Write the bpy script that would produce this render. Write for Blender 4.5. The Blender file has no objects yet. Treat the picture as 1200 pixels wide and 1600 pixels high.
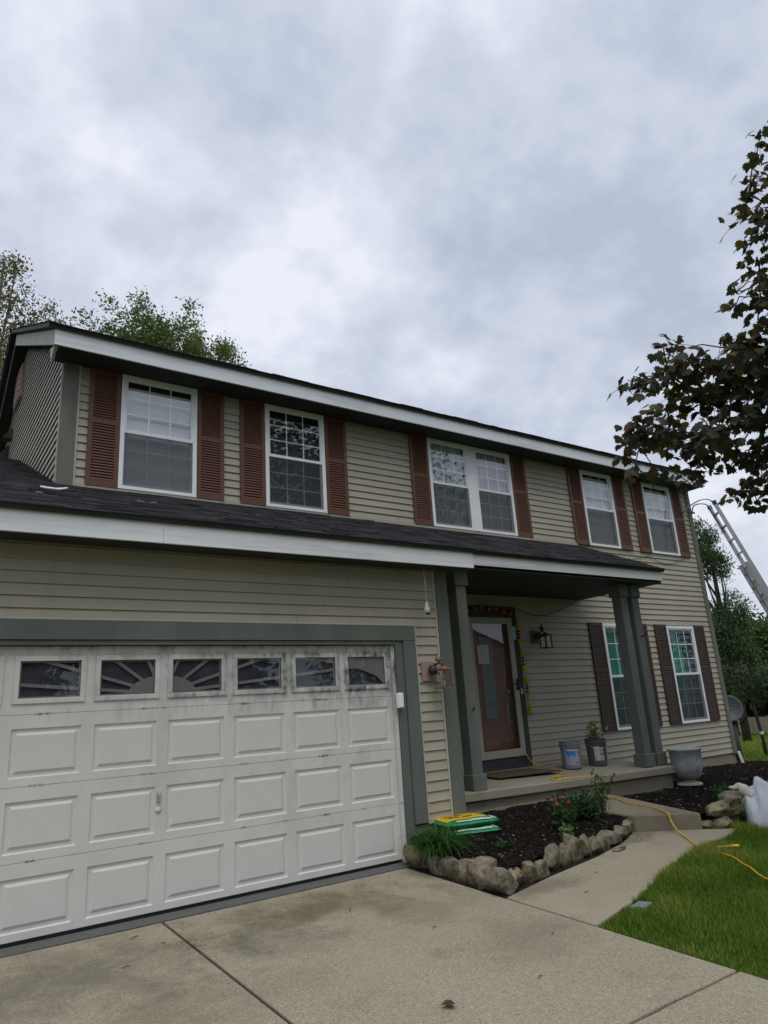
import bpy, math, random
import numpy as np
from mathutils import Vector, Matrix, noise as mnoise

random.seed(7)
rng = np.random.default_rng(11)
S = bpy.context.scene
COL = S.collection
PI = math.pi

# ------------------------------------------------------------------ camera
cam_d = bpy.data.cameras.new('camera')
cam = bpy.data.objects.new('camera', cam_d)
COL.objects.link(cam)
S.camera = cam
CAM = Vector((-4.4103, -6.2919, 1.4483))
R3 = ((0.824088, -0.105239, -0.556599), (-0.562951, -0.261366, -0.784075), (-0.062961, 0.959486, -0.274633))
cam.matrix_world = Matrix.Translation(CAM) @ Matrix(R3).to_4x4()
cam_d.sensor_fit = 'VERTICAL'
cam_d.angle = 2 * math.atan(800 / 1087.63)
cam_d.clip_start = 0.05
cam_d.clip_end = 3000

# ------------------------------------------------------------------ sky and sun
SUN_EL, SUN_AZ = math.radians(66), math.radians(200)      # azimuth clockwise from +Y
W = bpy.data.worlds.new('World')
S.world = W
W.use_nodes = True
nt = W.node_tree
nt.nodes.clear()


def wn(t, **k):
    n = nt.nodes.new(t)
    for a, b in k.items():
        setattr(n, a, b)
    return n


def wl(a, b):
    nt.links.new(a, b)


def wmath(op, a, b=None, c=None):
    n = wn('ShaderNodeMath', operation=op)
    for i, v in enumerate((a, b, c)):
        if v is None:
            continue
        if isinstance(v, (int, float)):
            n.inputs[i].default_value = v
        else:
            wl(v, n.inputs[i])
    return n.outputs[0]


out = wn('ShaderNodeOutputWorld')
sky = wn('ShaderNodeTexSky', sky_type='NISHITA')
sky.sun_disc = False
sky.sun_elevation = SUN_EL
sky.sun_rotation = SUN_AZ
bg1 = wn('ShaderNodeBackground')
bg1.inputs['Strength'].default_value = 0.1
wl(sky.outputs[0], bg1.inputs['Color'])
tc = wn('ShaderNodeTexCoord')
sep = wn('ShaderNodeSeparateXYZ')
wl(tc.outputs['Generated'], sep.inputs[0])
zz = wmath('ADD', wmath('MAXIMUM', sep.outputs[2], 0.0), 0.42)
cx = wmath('DIVIDE', sep.outputs[0], zz)
cy = wmath('DIVIDE', sep.outputs[1], zz)
cmb = wn('ShaderNodeCombineXYZ')
wl(cx, cmb.inputs[0])
wl(cy, cmb.inputs[1])
cmb.inputs[2].default_value = 3.7


def wnoise(scale, detail, rough, dist, off=0.0):
    mp = wn('ShaderNodeMapping')
    mp.inputs['Location'].default_value = (off, off * .7, off * .3)
    mp.inputs['Scale'].default_value = (1.0, 1.0, 1.0)
    wl(cmb.outputs[0], mp.inputs[0])
    n = wn('ShaderNodeTexNoise')
    n.inputs['Scale'].default_value = scale
    n.inputs['Detail'].default_value = detail
    n.inputs['Roughness'].default_value = rough
    n.inputs['Distortion'].default_value = dist
    wl(mp.outputs[0], n.inputs['Vector'])
    return n.outputs['Fac']


big = wnoise(1.7, 4, .5, .1, 4.3)
mid = wnoise(5.0, 6, .52, .15, 1.7)
fine = wnoise(13.0, 6, .55, .1, 9.1)
cl = wmath('ADD', wmath('MULTIPLY', big, .42), wmath('ADD', wmath('MULTIPLY', mid, .38), wmath('MULTIPLY', fine, .20)))
ramp = wn('ShaderNodeValToRGB')
el = ramp.color_ramp.elements
el[0].position = .415
el[0].color = (.43, .48, .58, 1)
el[1].position = .615
el[1].color = (.765, .795, .875, 1)
e = el.new(.475)
e.color = (.51, .56, .67, 1)
e = el.new(.535)
e.color = (.60, .645, .745, 1)
e = el.new(.57)
e.color = (.665, .705, .80, 1)
wl(cl, ramp.inputs[0])
# the cloud sheet pales towards the horizon
hz = wn('ShaderNodeMapRange')
hz.inputs['From Min'].default_value = 0.0
hz.inputs['From Max'].default_value = 0.30
hz.inputs['To Min'].default_value = 0.60
hz.inputs['To Max'].default_value = 0.0
wl(sep.outputs[2], hz.inputs['Value'])
mixh = wn('ShaderNodeMixRGB')
wl(hz.outputs[0], mixh.inputs[0])
wl(ramp.outputs[0], mixh.inputs[1])
mixh.inputs[2].default_value = (.60, .63, .68, 1)
bg2 = wn('ShaderNodeBackground')
wl(mixh.outputs[0], bg2.inputs['Color'])
bg2.inputs['Strength'].default_value = 1.0
mx = wn('ShaderNodeMixShader')
mx.inputs[0].default_value = 0.95
wl(bg1.outputs[0], mx.inputs[1])
wl(bg2.outputs[0], mx.inputs[2])
wl(mx.outputs[0], out.inputs['Surface'])

sd = bpy.data.lights.new('sun', 'SUN')
sd.energy = 1.5
sd.angle = math.radians(42)
sd.color = (1.0, .97, .92)
sun = bpy.data.objects.new('sun', sd)
COL.objects.link(sun)
sdir = Vector((math.sin(SUN_AZ) * math.cos(SUN_EL), math.cos(SUN_AZ) * math.cos(SUN_EL), math.sin(SUN_EL)))
sun.rotation_euler = (-sdir).to_track_quat('-Z', 'Y').to_euler()
sun.location = (0, -20, 30)

vs = S.view_settings
vs.view_transform = 'Standard'
vs.look = 'None'
vs.exposure = 0.18
vs.gamma = 1.0
vs.use_curve_mapping = False
S.cycles.max_bounces = 8
S.cycles.transparent_max_bounces = 12


# ------------------------------------------------------------------ materials
class NT:
    def __init__(self, name):
        self.m = bpy.data.materials.new(name)
        self.m.use_nodes = True
        self.t = self.m.node_tree
        self.t.nodes.clear()
        self.out = self.n('ShaderNodeOutputMaterial')

    def n(self, t, **k):
        x = self.t.nodes.new(t)
        for a, b in k.items():
            setattr(x, a, b)
        return x

    def l(self, a, b):
        self.t.links.new(a, b)

    def put(self, sock, v):
        if isinstance(v, bpy.types.NodeSocket):
            self.l(v, sock)
        elif isinstance(v, tuple) and len(v) == 3 and sock.type == 'RGBA':
            sock.default_value = (*v, 1)
        else:
            sock.default_value = v

    def math(self, op, a, b=0.0, clamp=False):
        x = self.n('ShaderNodeMath', operation=op)
        x.use_clamp = clamp
        self.put(x.inputs[0], a)
        self.put(x.inputs[1], b)
        return x.outputs[0]

    def coord(self, scale=(1, 1, 1), which='Object'):
        c = self.n('ShaderNodeTexCoord')
        mp = self.n('ShaderNodeMapping')
        mp.inputs['Scale'].default_value = scale
        self.l(c.outputs[which], mp.inputs[0])
        return mp.outputs[0]

    def noise(self, scale, detail=4, rough=.55, vec=None, dist=0.0):
        x = self.n('ShaderNodeTexNoise')
        x.inputs['Scale'].default_value = scale
        x.inputs['Detail'].default_value = detail
        x.inputs['Roughness'].default_value = rough
        x.inputs['Distortion'].default_value = dist
        self.l(vec if vec is not None else self.coord(), x.inputs['Vector'])
        return x.outputs['Fac']

    def range(self, v, a, b, c=0.0, d=1.0):
        x = self.n('ShaderNodeMapRange')
        self.put(x.inputs['Value'], v)
        for i, q in zip((1, 2, 3, 4), (a, b, c, d)):
            x.inputs[i].default_value = q
        return x.outputs[0]

    def mix(self, f, a, b, mode='MIX'):
        x = self.n('ShaderNodeMixRGB', blend_type=mode)
        self.put(x.inputs[0], f)
        self.put(x.inputs[1], a)
        self.put(x.inputs[2], b)
        return x.outputs[0]

    def bump(self, h, strength=.2, dist=.01):
        x = self.n('ShaderNodeBump')
        x.inputs['Strength'].default_value = strength
        x.inputs['Distance'].default_value = dist
        self.l(h, x.inputs['Height'])
        return x.outputs[0]

    def bsdf(self, col, rough=.6, normal=None, metallic=0.0, spec=.3, link=True):
        x = self.n('ShaderNodeBsdfPrincipled')
        self.put(x.inputs['Base Color'], col)
        self.put(x.inputs['Roughness'], rough)
        x.inputs['Metallic'].default_value = metallic
        x.inputs['Specular IOR Level'].default_value = spec
        if normal is not None:
            self.l(normal, x.inputs['Normal'])
        if link:
            self.l(x.outputs[0], self.out.inputs['Surface'])
        return x

    def rand(self):
        return self.n('ShaderNodeObjectInfo').outputs['Random']


def sc(c, k):
    return tuple(min(1.0, v * k) for v in c)


def simple(name, col, rough=.6, var=.12, vscale=3.0, bs=60, bstr=.12, metallic=0.0, spec=.3, stretch=(1, 1, 1), rnd=0.0, dirt=None):
    m = NT(name)
    v = m.coord(stretch)
    f = m.range(m.noise(vscale, 5, .6, v), .3, .7)
    c = m.mix(f, sc(col, 1 - var), sc(col, 1 + var))
    if rnd:
        c = m.mix(1.0, c, m.range(m.rand(), 0, 1, 1 - rnd, 1 + rnd), 'MULTIPLY')
    if dirt:
        d = m.range(m.noise(dirt[1], 6, .65, v), dirt[2], dirt[2] + .18, 0, dirt[3])
        c = m.mix(d, c, dirt[0])
    b = m.bump(m.noise(bs, 3, .6, v), bstr, .01)
    m.bsdf(c, rough, b, metallic, spec)
    return m.m


SIDING = (.385, .352, .274)
TRIM = (.125, .137, .122)


def siding_mat():
    m = NT('vinyl_siding')
    v = m.coord()
    f = m.range(m.noise(.9, 4, .6, v), .3, .7)
    c = m.mix(f, sc(SIDING, .93), sc(SIDING, 1.06))
    c = m.mix(1.0, c, m.range(m.rand(), 0, 1, .95, 1.04), 'MULTIPLY')
    g = m.range(m.noise(1.0, 6, .65, m.coord((5, 5, .5))), .55, .75, 0, .22)
    c = m.mix(g, c, (.20, .19, .15))
    b = m.bump(m.noise(22, 4, .6, m.coord((.25, .25, 5))), .10, .006)
    m.bsdf(c, .52, b, 0, .35)
    return m.m


M_SIDING = siding_mat()
M_SHEATH = simple('dark_sheathing', (.03, .03, .03), .9)
M_TRIM = simple('grey_green_paint', TRIM, .62, .16, 2.2, 30, .2, stretch=(1, 1, .35), dirt=((.07, .075, .065), 3.0, .56, .5))
M_TRIMW = simple('weathered_grey_paint', (.165, .165, .14), .75, .22, 3.0, 40, .25, stretch=(2, 2, .4), dirt=((.10, .115, .08), 2.5, .5, .6))
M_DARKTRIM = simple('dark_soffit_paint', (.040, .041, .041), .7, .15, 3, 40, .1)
M_WHITE = simple('white_vinyl', (.85, .86, .87), .4, .04, 4, 50, .03, spec=.45)
M_FASCIA = simple('white_fascia_paint', (.78, .80, .82), .5, .06, 1.3, 60, .15, stretch=(.25, 2, 4), dirt=((.36, .37, .37), 1.6, .52, .5))
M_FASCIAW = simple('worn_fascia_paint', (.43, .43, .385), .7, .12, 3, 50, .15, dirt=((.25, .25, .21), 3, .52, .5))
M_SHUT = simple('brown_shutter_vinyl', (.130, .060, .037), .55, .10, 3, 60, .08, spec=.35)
M_SHUTD = simple('dark_shutter_vinyl', (.060, .038, .029), .55, .10, 3, 60, .08, spec=.35)  # darker brown tone, used on the downstairs shutters only
M_CREAM = simple('cream_channel_vinyl', (.47, .45, .38), .5, .06)
M_BLACK = simple('black_iron', (.012, .012, .013), .5, .1)
M_COPPER = simple('aged_copper', (.26, .135, .10), .5, .25, 20, 40, .1, metallic=.35)
M_BACKPLATE = simple('dull_pink_plate', (.33, .235, .20), .6, .1)
M_BRONZE = simple('dark_bronze', (.055, .045, .042), .45, .2, 12, metallic=.4)
M_BLIND = simple('white_blind', (.80, .81, .82), .6, .05)
M_BLINDG = simple('grey_blind', (.36, .37, .38), .6, .06)
M_DARKBLIND = simple('dim_grey_blind', (.07, .072, .075), .6, .06)
M_SHEER = simple('pale_sheer_curtain', (.50, .56, .54), .8, .08)
M_SHEERP = simple('pale_lilac_curtain', (.52, .47, .53), .8, .08)
M_TEAL = simple('teal_curtain', (.07, .28, .235), .8, .18, 4)
M_INNERDOOR = simple('red_brown_door_paint', (.205, .10, .088), .5, .1)
M_TEALGLASS = simple('teal_door_glass', (.09, .22, .22), .4, .3, 9)
M_OAK = simple('brown_floor_boards', (.25, .125, .06), .5, .25, 5, stretch=(4, 1, 1))
M_PAPER = simple('white_paper', (.60, .62, .62), .8, .03)
M_STORM = simple('taupe_door_paint', (.40, .37, .30), .5, .06)
M_METAL = simple('dull_aluminium', (.52, .53, .55), .42, .1, 6, metallic=.75)
M_GREYPLASTIC = simple('grey_dish_paint', (.10, .107, .115), .5, .05)
M_BLUE = simple('blue_plastic', (.03, .06, .25), .5, .05)
M_INSERT = simple('grey_beige_sunburst', (.36, .34, .30), .6, .08, spec=.35)
M_BARK = simple('tree_bark', (.075, .06, .048), .9, .3, 6, 30, .5, stretch=(2, 2, .5))
M_HOSE = simple('yellow_cord_jacket', (.62, .40, .03), .45, .08)
M_MAT = simple('brown_doormat_fibre', (.105, .072, .05), .95, .25, 20, 150, .6)


def glass_mat(name, f0=.05, tint=(.93, .95, .95)):
    """thin pane: straight-through transparency plus a mirror coat (same from both faces)"""
    m = NT(name)
    t = m.n('ShaderNodeBsdfTransparent')
    m.put(t.inputs[0], tint)
    g = m.n('ShaderNodeBsdfGlossy')
    g.inputs['Roughness'].default_value = 0.015
    m.put(g.inputs['Color'], (.97, .98, 1.0))
    m.l(m.bump(m.noise(1.6, 2, .5), .05, .02), g.inputs['Normal'])   # old panes are never quite flat
    ge = m.n('ShaderNodeNewGeometry')
    vd = m.n('ShaderNodeVectorMath', operation='DOT_PRODUCT')
    m.l(ge.outputs['Incoming'], vd.inputs[0])
    m.l(ge.outputs['Normal'], vd.inputs[1])
    c = m.math('SUBTRACT', 1.0, m.math('ABSOLUTE', vd.outputs['Value']), True)
    f = m.math('ADD', m.math('MULTIPLY', m.math('POWER', c, 5.0), 1 - f0), f0, True)
    x = m.n('ShaderNodeMixShader')
    m.l(f, x.inputs[0])
    m.l(t.outputs[0], x.inputs[1])
    m.l(g.outputs[0], x.inputs[2])
    m.l(x.outputs[0], m.out.inputs['Surface'])
    return m.m


M_GLASS = glass_mat('window_glass', .17, (.95, .97, .97))
M_GLASSLOW = glass_mat('porch_window_glass', .055, (.95, .97, .97))
M_GLASSD = glass_mat('storm_door_glass', .05, (.93, .93, .93))
M_GLASSG = glass_mat('garage_glass', .035, (.84, .85, .87))
M_GLASSL = glass_mat('lantern_glass', .015)


def screen_mat():
    m = NT('insect_screen')
    t = m.n('ShaderNodeBsdfTransparent')
    d = m.n('ShaderNodeBsdfDiffuse')
    m.put(d.inputs['Color'], (.075, .08, .088))
    x = m.n('ShaderNodeMixShader')
    x.inputs[0].default_value = .58
    m.l(t.outputs[0], x.inputs[1])
    m.l(d.outputs[0], x.inputs[2])
    m.l(x.outputs[0], m.out.inputs['Surface'])
    return m.m


M_SCREEN = screen_mat()


def garage_mat():
    m = NT('weathered_white_door_paint')
    v = m.coord()
    s = m.n('ShaderNodeSeparateXYZ')
    m.l(v, s.inputs[0])
    X, Z = s.outputs[0], s.outputs[2]
    base = m.mix(m.range(m.noise(1.6, 4, .6, v), .3, .7), (.60, .60, .555), (.67, .67, .63))
    # mildew clings round the window frames and runs down from them, worst at the right
    rx = m.range(X, -3.6, -.3, .10, 1.0)
    fx = m.math('MULTIPLY', m.math('ABSOLUTE', m.math('SUBTRACT', m.math('FRACT', m.math('MULTIPLY', m.math('ADD', X, 6.1), 1 / .61)), .5)), .61)
    dz = m.math('SUBTRACT', Z, 1.867)
    dd = m.math('MAXIMUM', m.math('SUBTRACT', fx, .262), m.math('SUBTRACT', m.math('ABSOLUTE', dz), .178))
    near = m.range(m.math('ABSOLUTE', dd), .0, .075, 1, 0)
    fine = m.range(m.noise(11, 8, .75, m.coord((1, 1, .6))), .36, .68)
    patch = m.range(m.noise(2.4, 5, .6, m.coord((1.4, 1, 1))), .36, .58)
    below = m.math('MULTIPLY', m.range(dz, -.46, -.19, 0, 1.0), m.range(dz, -.17, -.19, 0, 1))
    run = m.math('MULTIPLY', below, m.range(m.noise(4.5, 6, .7, m.coord((3.0, 1, .35))), .44, .66))
    d = m.math('MULTIPLY', m.math('MAXIMUM', m.math('MULTIPLY', near, fine), m.math('MULTIPLY', run, fine)), m.math('MULTIPLY', rx, patch))
    col = m.mix(m.math('MULTIPLY', d, 2.2, True), base, (.095, .097, .10))
    # thin grime washed down over the lower sections
    g = m.math('MULTIPLY', m.range(m.noise(1.4, 7, .72, m.coord((1.6, 1, 1))), .46, .64), m.range(X, -3.4, -.3, .2, .85))
    col = m.mix(m.math('MULTIPLY', g, m.range(Z, .2, 1.4, .15, .7)), col, (.27, .27, .26))
    # black dirt caught in the joints between the sections
    jz = m.math('ABSOLUTE', m.math('SUBTRACT', m.math('FRACT', m.math('ADD', m.math('MULTIPLY', Z, 1 / .533), .5)), .5))
    jm = m.math('MULTIPLY', m.range(jz, .010, .026, 1, 0), m.range(m.noise(2.8, 5, .7, m.coord((1, 1, .02))), .54, .62))
    col = m.mix(m.math('MULTIPLY', jm, m.range(m.noise(40, 3, .6), .4, .6)), col, (.06, .058, .05))
    # rust-brown drip at the very top
    tz = m.range(Z, 2.05, 2.13, 0, .75)
    t = m.math('MULTIPLY', tz, m.range(m.noise(6, 6, .7, m.coord((1, 1, .4))), .46, .62))
    col = m.mix(t, col, (.13, .105, .08))
    sm = m.range(m.noise(55, 2, .5, v), .70, .76, 0, .6)
    col = m.mix(m.math('MULTIPLY', sm, m.range(m.noise(3, 2), .5, .7)), col, (.15, .14, .12))
    b = m.bump(m.noise(14, 4, .6, m.coord((.3, 1, 8))), .12, .004)
    m.bsdf(col, .5, b, 0, .35)
    return m.m


M_GARAGE = garage_mat()


def concrete_mat(name, c0, stains, spk=.22):
    m = NT(name)
    v = m.coord()
    f = m.range(m.noise(.8, 6, .62, v), .3, .7)
    col = m.mix(f, sc(c0, .86), sc(c0, 1.10))
    a = m.n('ShaderNodeTexVoronoi')
    a.inputs['Scale'].default_value = 150
    m.l(v, a.inputs['Vector'])
    hs = m.n('ShaderNodeSeparateXYZ')
    m.l(a.outputs['Color'], hs.inputs[0])
    col = m.mix(min(1.0, spk * 2.1), col, m.mix(hs.outputs[0], sc(c0, .35), sc(c0, 1.8)))
    col = m.mix(m.range(m.noise(95, 4, .7, v), .50, .70, 0, .55), col, sc(c0, .5))
    s = m.n('ShaderNodeSeparateXYZ')
    m.l(v, s.inputs[0])
    wob = m.range(m.noise(2.2, 8, .75, v, .3), .28, .72, -.75, .75)
    for (x, y, rx, ry, cc, k) in stains:
        dx = m.math('MULTIPLY', m.math('SUBTRACT', s.outputs[0], x), 1 / rx)
        dy = m.math('MULTIPLY', m.math('SUBTRACT', s.outputs[1], y), 1 / ry)
        r = m.math('SQRT', m.math('ADD', m.math('MULTIPLY', dx, dx), m.math('MULTIPLY', dy, dy)))
        r = m.math('ADD', r, wob)
        col = m.mix(m.range(r, .15, 1.0, k, 0), col, cc)
    col = m.mix(m.range(m.noise(2.6, 8, .72, v), .56, .78, 0, .5), col, sc(c0, .5))
    b = m.bump(m.noise(160, 3, .7, v), .5, .005)
    m.bsdf(col, .88, b, 0, .2)
    return m.m


CONC = (.305, .270, .198)
M_DRIVE = concrete_mat('driveway_concrete', CONC, [
    (-3.35, -.95, 1.15, .75, (.105, .098, .072), .62), (-1.45, -.75, 1.15, .6, (.10, .09, .045), .75), (-1.9, -1.15, .7, .45, (.12, .112, .085), .6),
    (-.75, -1.3, .6, .5, (.15, .14, .10), .5), (-.6, -2.3, .7, .4, (.13, .115, .08), .45), (-2.9, -1.9, .8, .5, (.14, .125, .085), .5)])
M_WALK = concrete_mat('walkway_concrete', (.315, .278, .205), [(.3, -1.6, .8, .2, (.13, .11, .08), .6), (2.3, -1.1, .5, .25, (.11, .095, .07), .7)], .15)
M_STEP = concrete_mat('step_concrete', (.255, .222, .160), [(2.7, -1.2, .7, .5, (.12, .105, .08), .5)], .10)
M_PORCH = concrete_mat('porch_concrete', (.29, .262, .20), [(1.6, .4, .6, .3, (.16, .15, .12), .5)], .08)
M_FOUND = concrete_mat('foundation_block', (.265, .235, .165), [], .06)
M_APRON = concrete_mat('dark_sill_concrete', (.115, .115, .112), [], .15)

M_STONE = None


def stone_mat():
    m = NT('weathered_limestone')
    v = m.coord()
    r = m.rand()
    base = m.mix(r, (.44, .37, .24), (.31, .28, .22))
    c = m.mix(m.range(m.noise(5, 6, .7, v), .40, .62), base, (.085, .068, .035))
    c = m.mix(m.range(m.noise(9, 5, .7, v, .5), .60, .72, 0, .8), c, (.50, .475, .42))
    c = m.mix(m.range(m.noise(4, 5, .6, v), .58, .74, 0, .6), c, (.10, .105, .035))
    b = m.bump(m.noise(14, 7, .75, v), 1.0, .05)
    m.bsdf(c, .9, b, 0, .2)
    return m.m


M_STONE = stone_mat()
M_SOIL = simple('dark_mulch_soil', (.012, .010, .0085), .95, .4, 14, 60, 1.0)


def chip_mat():
    m = NT('mulch_chips')
    a = m.n('ShaderNodeAttribute', attribute_name='rnd')
    c = m.mix(m.range(a.outputs['Fac'], 0, .93), (.006, .005, .0045), (.022, .017, .0135))
    c = m.mix(m.range(a.outputs['Fac'], .975, .985), c, (.24, .19, .13))
    m.bsdf(c, .9, None, 0, .15)
    return m.m


M_CHIP = chip_mat()


def shingle_mat():
    m = NT('charcoal_shingle')
    v = m.coord()
    a = m.n('ShaderNodeAttribute', attribute_name='rnd')
    c = m.mix(a.outputs['Fac'], (.012, .012, .016), (.048, .047, .053))
    c = m.mix(m.range(m.noise(160, 2, .6, v), .45, .75, 0, .6), c, (.065, .062, .064))
    b = m.bump(m.noise(190, 2, .6, v), .5, .004)
    m.bsdf(c, .92, b, 0, .2)
    return m.m


M_SHINGLE = shingle_mat()


def leaf_mat(name, c1, c2, c3=None, trans=.25, spec=.25, rough=.55):
    m = NT(name)
    a = m.n('ShaderNodeAttribute', attribute_name='rnd')
    f = a.outputs['Fac']
    c = m.mix(f, c1, c2)
    if c3:
        c = m.mix(m.range(f, .80, .88), c, c3)
    p = m.bsdf(c, rough, None, 0, spec, link=False)
    t = m.n('ShaderNodeBsdfTranslucent')
    m.l(m.mix(1.0, c, (1.2, 1.3, .6), 'MULTIPLY'), t.inputs[0])
    x = m.n('ShaderNodeMixShader')
    x.inputs[0].default_value = trans
    m.l(p.outputs[0], x.inputs[1])
    m.l(t.outputs[0], x.inputs[2])
    m.l(x.outputs[0], m.out.inputs['Surface'])
    return m.m


def objleaf_mat(name, c1, c2, c3, trans=.28):
    m = NT(name)
    f = m.rand()
    c = m.mix(f, c1, c2)
    c = m.mix(m.range(f, .94, .98), c, c3)
    p = m.bsdf(c, .6, None, 0, .15, link=False)
    t = m.n('ShaderNodeBsdfTranslucent')
    m.l(c, t.inputs[0])
    x = m.n('ShaderNodeMixShader')
    x.inputs[0].default_value = trans
    m.l(p.outputs[0], x.inputs[1])
    m.l(t.outputs[0], x.inputs[2])
    m.l(x.outputs[0], m.out.inputs['Surface'])
    return m.m


MAP1, MAP2, MAP3 = (.044, .058, .036), (.088, .062, .038), (.14, .11, .03)
M_MAPLE1 = objleaf_mat('bronze_maple_leaf', MAP1, MAP2, MAP3)
M_MAPLE = leaf_mat('bronze_maple_leaves', MAP1, MAP2, MAP3, .28, .15, .6)
M_LEAFG = leaf_mat('fresh_green_leaves', (.06, .11, .03), (.17, .22, .075), (.28, .25, .13))
M_LEAFO = leaf_mat('olive_tree_leaves', (.09, .10, .045), (.24, .225, .125), (.27, .20, .13))
M_LEAFD = leaf_mat('dark_tree_leaves', (.02, .038, .016), (.055, .085, .03))
M_PINE = leaf_mat('pine_needles', (.045, .085, .040), (.105, .155, .07), None, .2)
M_FOREST = leaf_mat('deep_wood_leaves', (.03, .06, .018), (.085, .14, .035))
M_GRASS = leaf_mat('lawn_blades', (.070, .140, .014), (.18, .265, .032), (.32, .30, .09), .40, .2, .5)
M_CLUMP = leaf_mat('lily_leaves', (.02, .075, .012), (.05, .14, .025), None, .25)
M_SHRUBL = leaf_mat('shrub_leaves', (.02, .05, .018), (.06, .11, .035), None, .2)
M_PALE = leaf_mat('pale_shrub_leaves', (.10, .16, .04), (.20, .26, .10), None, .2)
M_RED = simple('red_petals', (.22, .010, .028), .6, .3, 8)


def lawn_mat():
    m = NT('lawn_ground')
    v = m.coord()
    c = m.mix(m.range(m.noise(.35, 6, .6, v), .3, .7), (.06, .105, .016), (.11, .16, .028))
    c = m.mix(m.range(m.noise(9, 5, .7, v), .35, .7), c, (.04, .075, .014))
    c = m.mix(m.range(m.noise(1.3, 6, .65, v), .62, .74, 0, .7), c, (.12, .10, .045))
    b = m.bump(m.noise(45, 4, .7, v), .9, .04)
    m.bsdf(c, .95, b, 0, .1)
    return m.m


M_LAWN = lawn_mat()


# ------------------------------------------------------------------ mesh helpers
class MB:
    def __init__(self):
        self.v, self.f = [], []

    def add(self, vs_, fs):
        o = len(self.v)
        self.v += [tuple(p) for p in vs_]
        self.f += [tuple(i + o for i in f) for f in fs]
        return self

    def box(self, x0, x1, y0, y1, z0, z1):
        return self.add([(x0, y0, z0), (x1, y0, z0), (x1, y1, z0), (x0, y1, z0), (x0, y0, z1), (x1, y0, z1), (x1, y1, z1), (x0, y1, z1)],
                        [(0, 3, 2, 1), (4, 5, 6, 7), (0, 1, 5, 4), (1, 2, 6, 5), (2, 3, 7, 6), (3, 0, 4, 7)])

    def bar(self, a, b, w, h, up=(0, 0, 1)):
        a, b = Vector(a), Vector(b)
        d = (b - a).normalized()
        u = Vector(up)
        s = d.cross(u)
        if s.length < 1e-4:
            s = d.cross(Vector((1, 0, 0)))
        s.normalize()
        t = s.cross(d).normalized()
        vs_ = []
        for p in (a, b):
            for i, j in ((-1, -1), (1, -1), (1, 1), (-1, 1)):
                vs_.append(p + s * (w / 2 * i) + t * (h / 2 * j))
        return self.add(vs_, [(0, 3, 2, 1), (4, 5, 6, 7), (0, 1, 5, 4), (1, 2, 6, 5), (2, 3, 7, 6), (3, 0, 4, 7)])

    def tube(self, pts, r, n=8):
        pts = [Vector(p) for p in pts]
        rs = r if isinstance(r, (list, tuple)) else [r] * len(pts)
        vs_, fs = [], []
        ref = None
        for i, p in enumerate(pts):
            d = (pts[min(i + 1, len(pts) - 1)] - pts[max(i - 1, 0)])
            if d.length < 1e-9:
                d = Vector((0, 0, 1))
            d.normalize()
            if ref is None:
                ref = d.orthogonal().normalized()
            ref = (ref - d * ref.dot(d))
            if ref.length < 1e-5:
                ref = d.orthogonal()
            ref.normalize()
            q = d.cross(ref)
            for k in range(n):
                a = 2 * PI * k / n
                vs_.append(p + (ref * math.cos(a) + q * math.sin(a)) * rs[i])
        for i in range(len(pts) - 1):
            for k in range(n):
                fs.append((i * n + k, i * n + (k + 1) % n, (i + 1) * n + (k + 1) % n, (i + 1) * n + k))
        fs.append(tuple(reversed(range(n))))
        fs.append(tuple(range((len(pts) - 1) * n, len(pts) * n)))
        return self.add(vs_, fs)

    def lathe(self, prof, n=24, c=(0, 0, 0), cap=True, wob=0.0):
        vs_, fs = [], []
        for r, z in prof:
            for k in range(n):
                a = 2 * PI * k / n
                rr = r * (1 + wob * math.sin(3 * a + z * 9))
                vs_.append((c[0] + rr * math.cos(a), c[1] + rr * math.sin(a), c[2] + z))
        for i in range(len(prof) - 1):
            for k in range(n):
                fs.append((i * n + k, i * n + (k + 1) % n, (i + 1) * n + (k + 1) % n, (i + 1) * n + k))
        if cap:
            fs.append(tuple(reversed(range(n))))
            fs.append(tuple(range((len(prof) - 1) * n, len(prof) * n)))
        return self.add(vs_, fs)

    def prism(self, poly, z0, z1):
        """vertical prism; z0/z1 numbers or functions of (x, y)"""
        n = len(poly)
        f0 = z0 if callable(z0) else (lambda x, y: z0)
        f1 = z1 if callable(z1) else (lambda x, y: z1)
        vs_ = [(x, y, f0(x, y)) for x, y in poly] + [(x, y, f1(x, y)) for x, y in poly]
        fs = [tuple(reversed(range(n))), tuple(range(n, 2 * n))]
        for i in range(n):
            j = (i + 1) % n
            fs.append((i, j, n + j, n + i))
        return self.add(vs_, fs)

    def mesh(self, name):
        me = bpy.data.meshes.new(name)
        me.from_pydata(self.v, [], self.f)
        return me


def link(name, me, mat, parent=None, loc=None, smooth=False, bevel=0.0, **props):
    o = bpy.data.objects.new(name, me)
    COL.objects.link(o)
    if mat is not None and not me.materials:
        me.materials.append(mat)
    if parent is not None:
        o.parent = parent
    if loc is not None:
        o.location = loc
    if smooth:
        me.polygons.foreach_set('use_smooth', [True] * len(me.polygons))
    if bevel:
        b = o.modifiers.new('bevel', 'BEVEL')
        b.width = bevel
        b.segments = 2
        b.limit_method = 'ANGLE'
        b.angle_limit = math.radians(40)
    for k, v in props.items():
        o[k] = v
    return o


def ob(name, mb, mat, parent=None, **k):
    return link(name, mb.mesh(name), mat, parent, **k)


def thing(name, label, category, loc=(0, 0, 0), rz=0.0, group=None):
    o = bpy.data.objects.new(name, None)
    COL.objects.link(o)
    o.empty_display_size = .2
    o.location = loc
    o.rotation_euler = (0, 0, rz)
    o['label'] = label
    o['category'] = category
    if group:
        o['group'] = group
    return o


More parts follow.
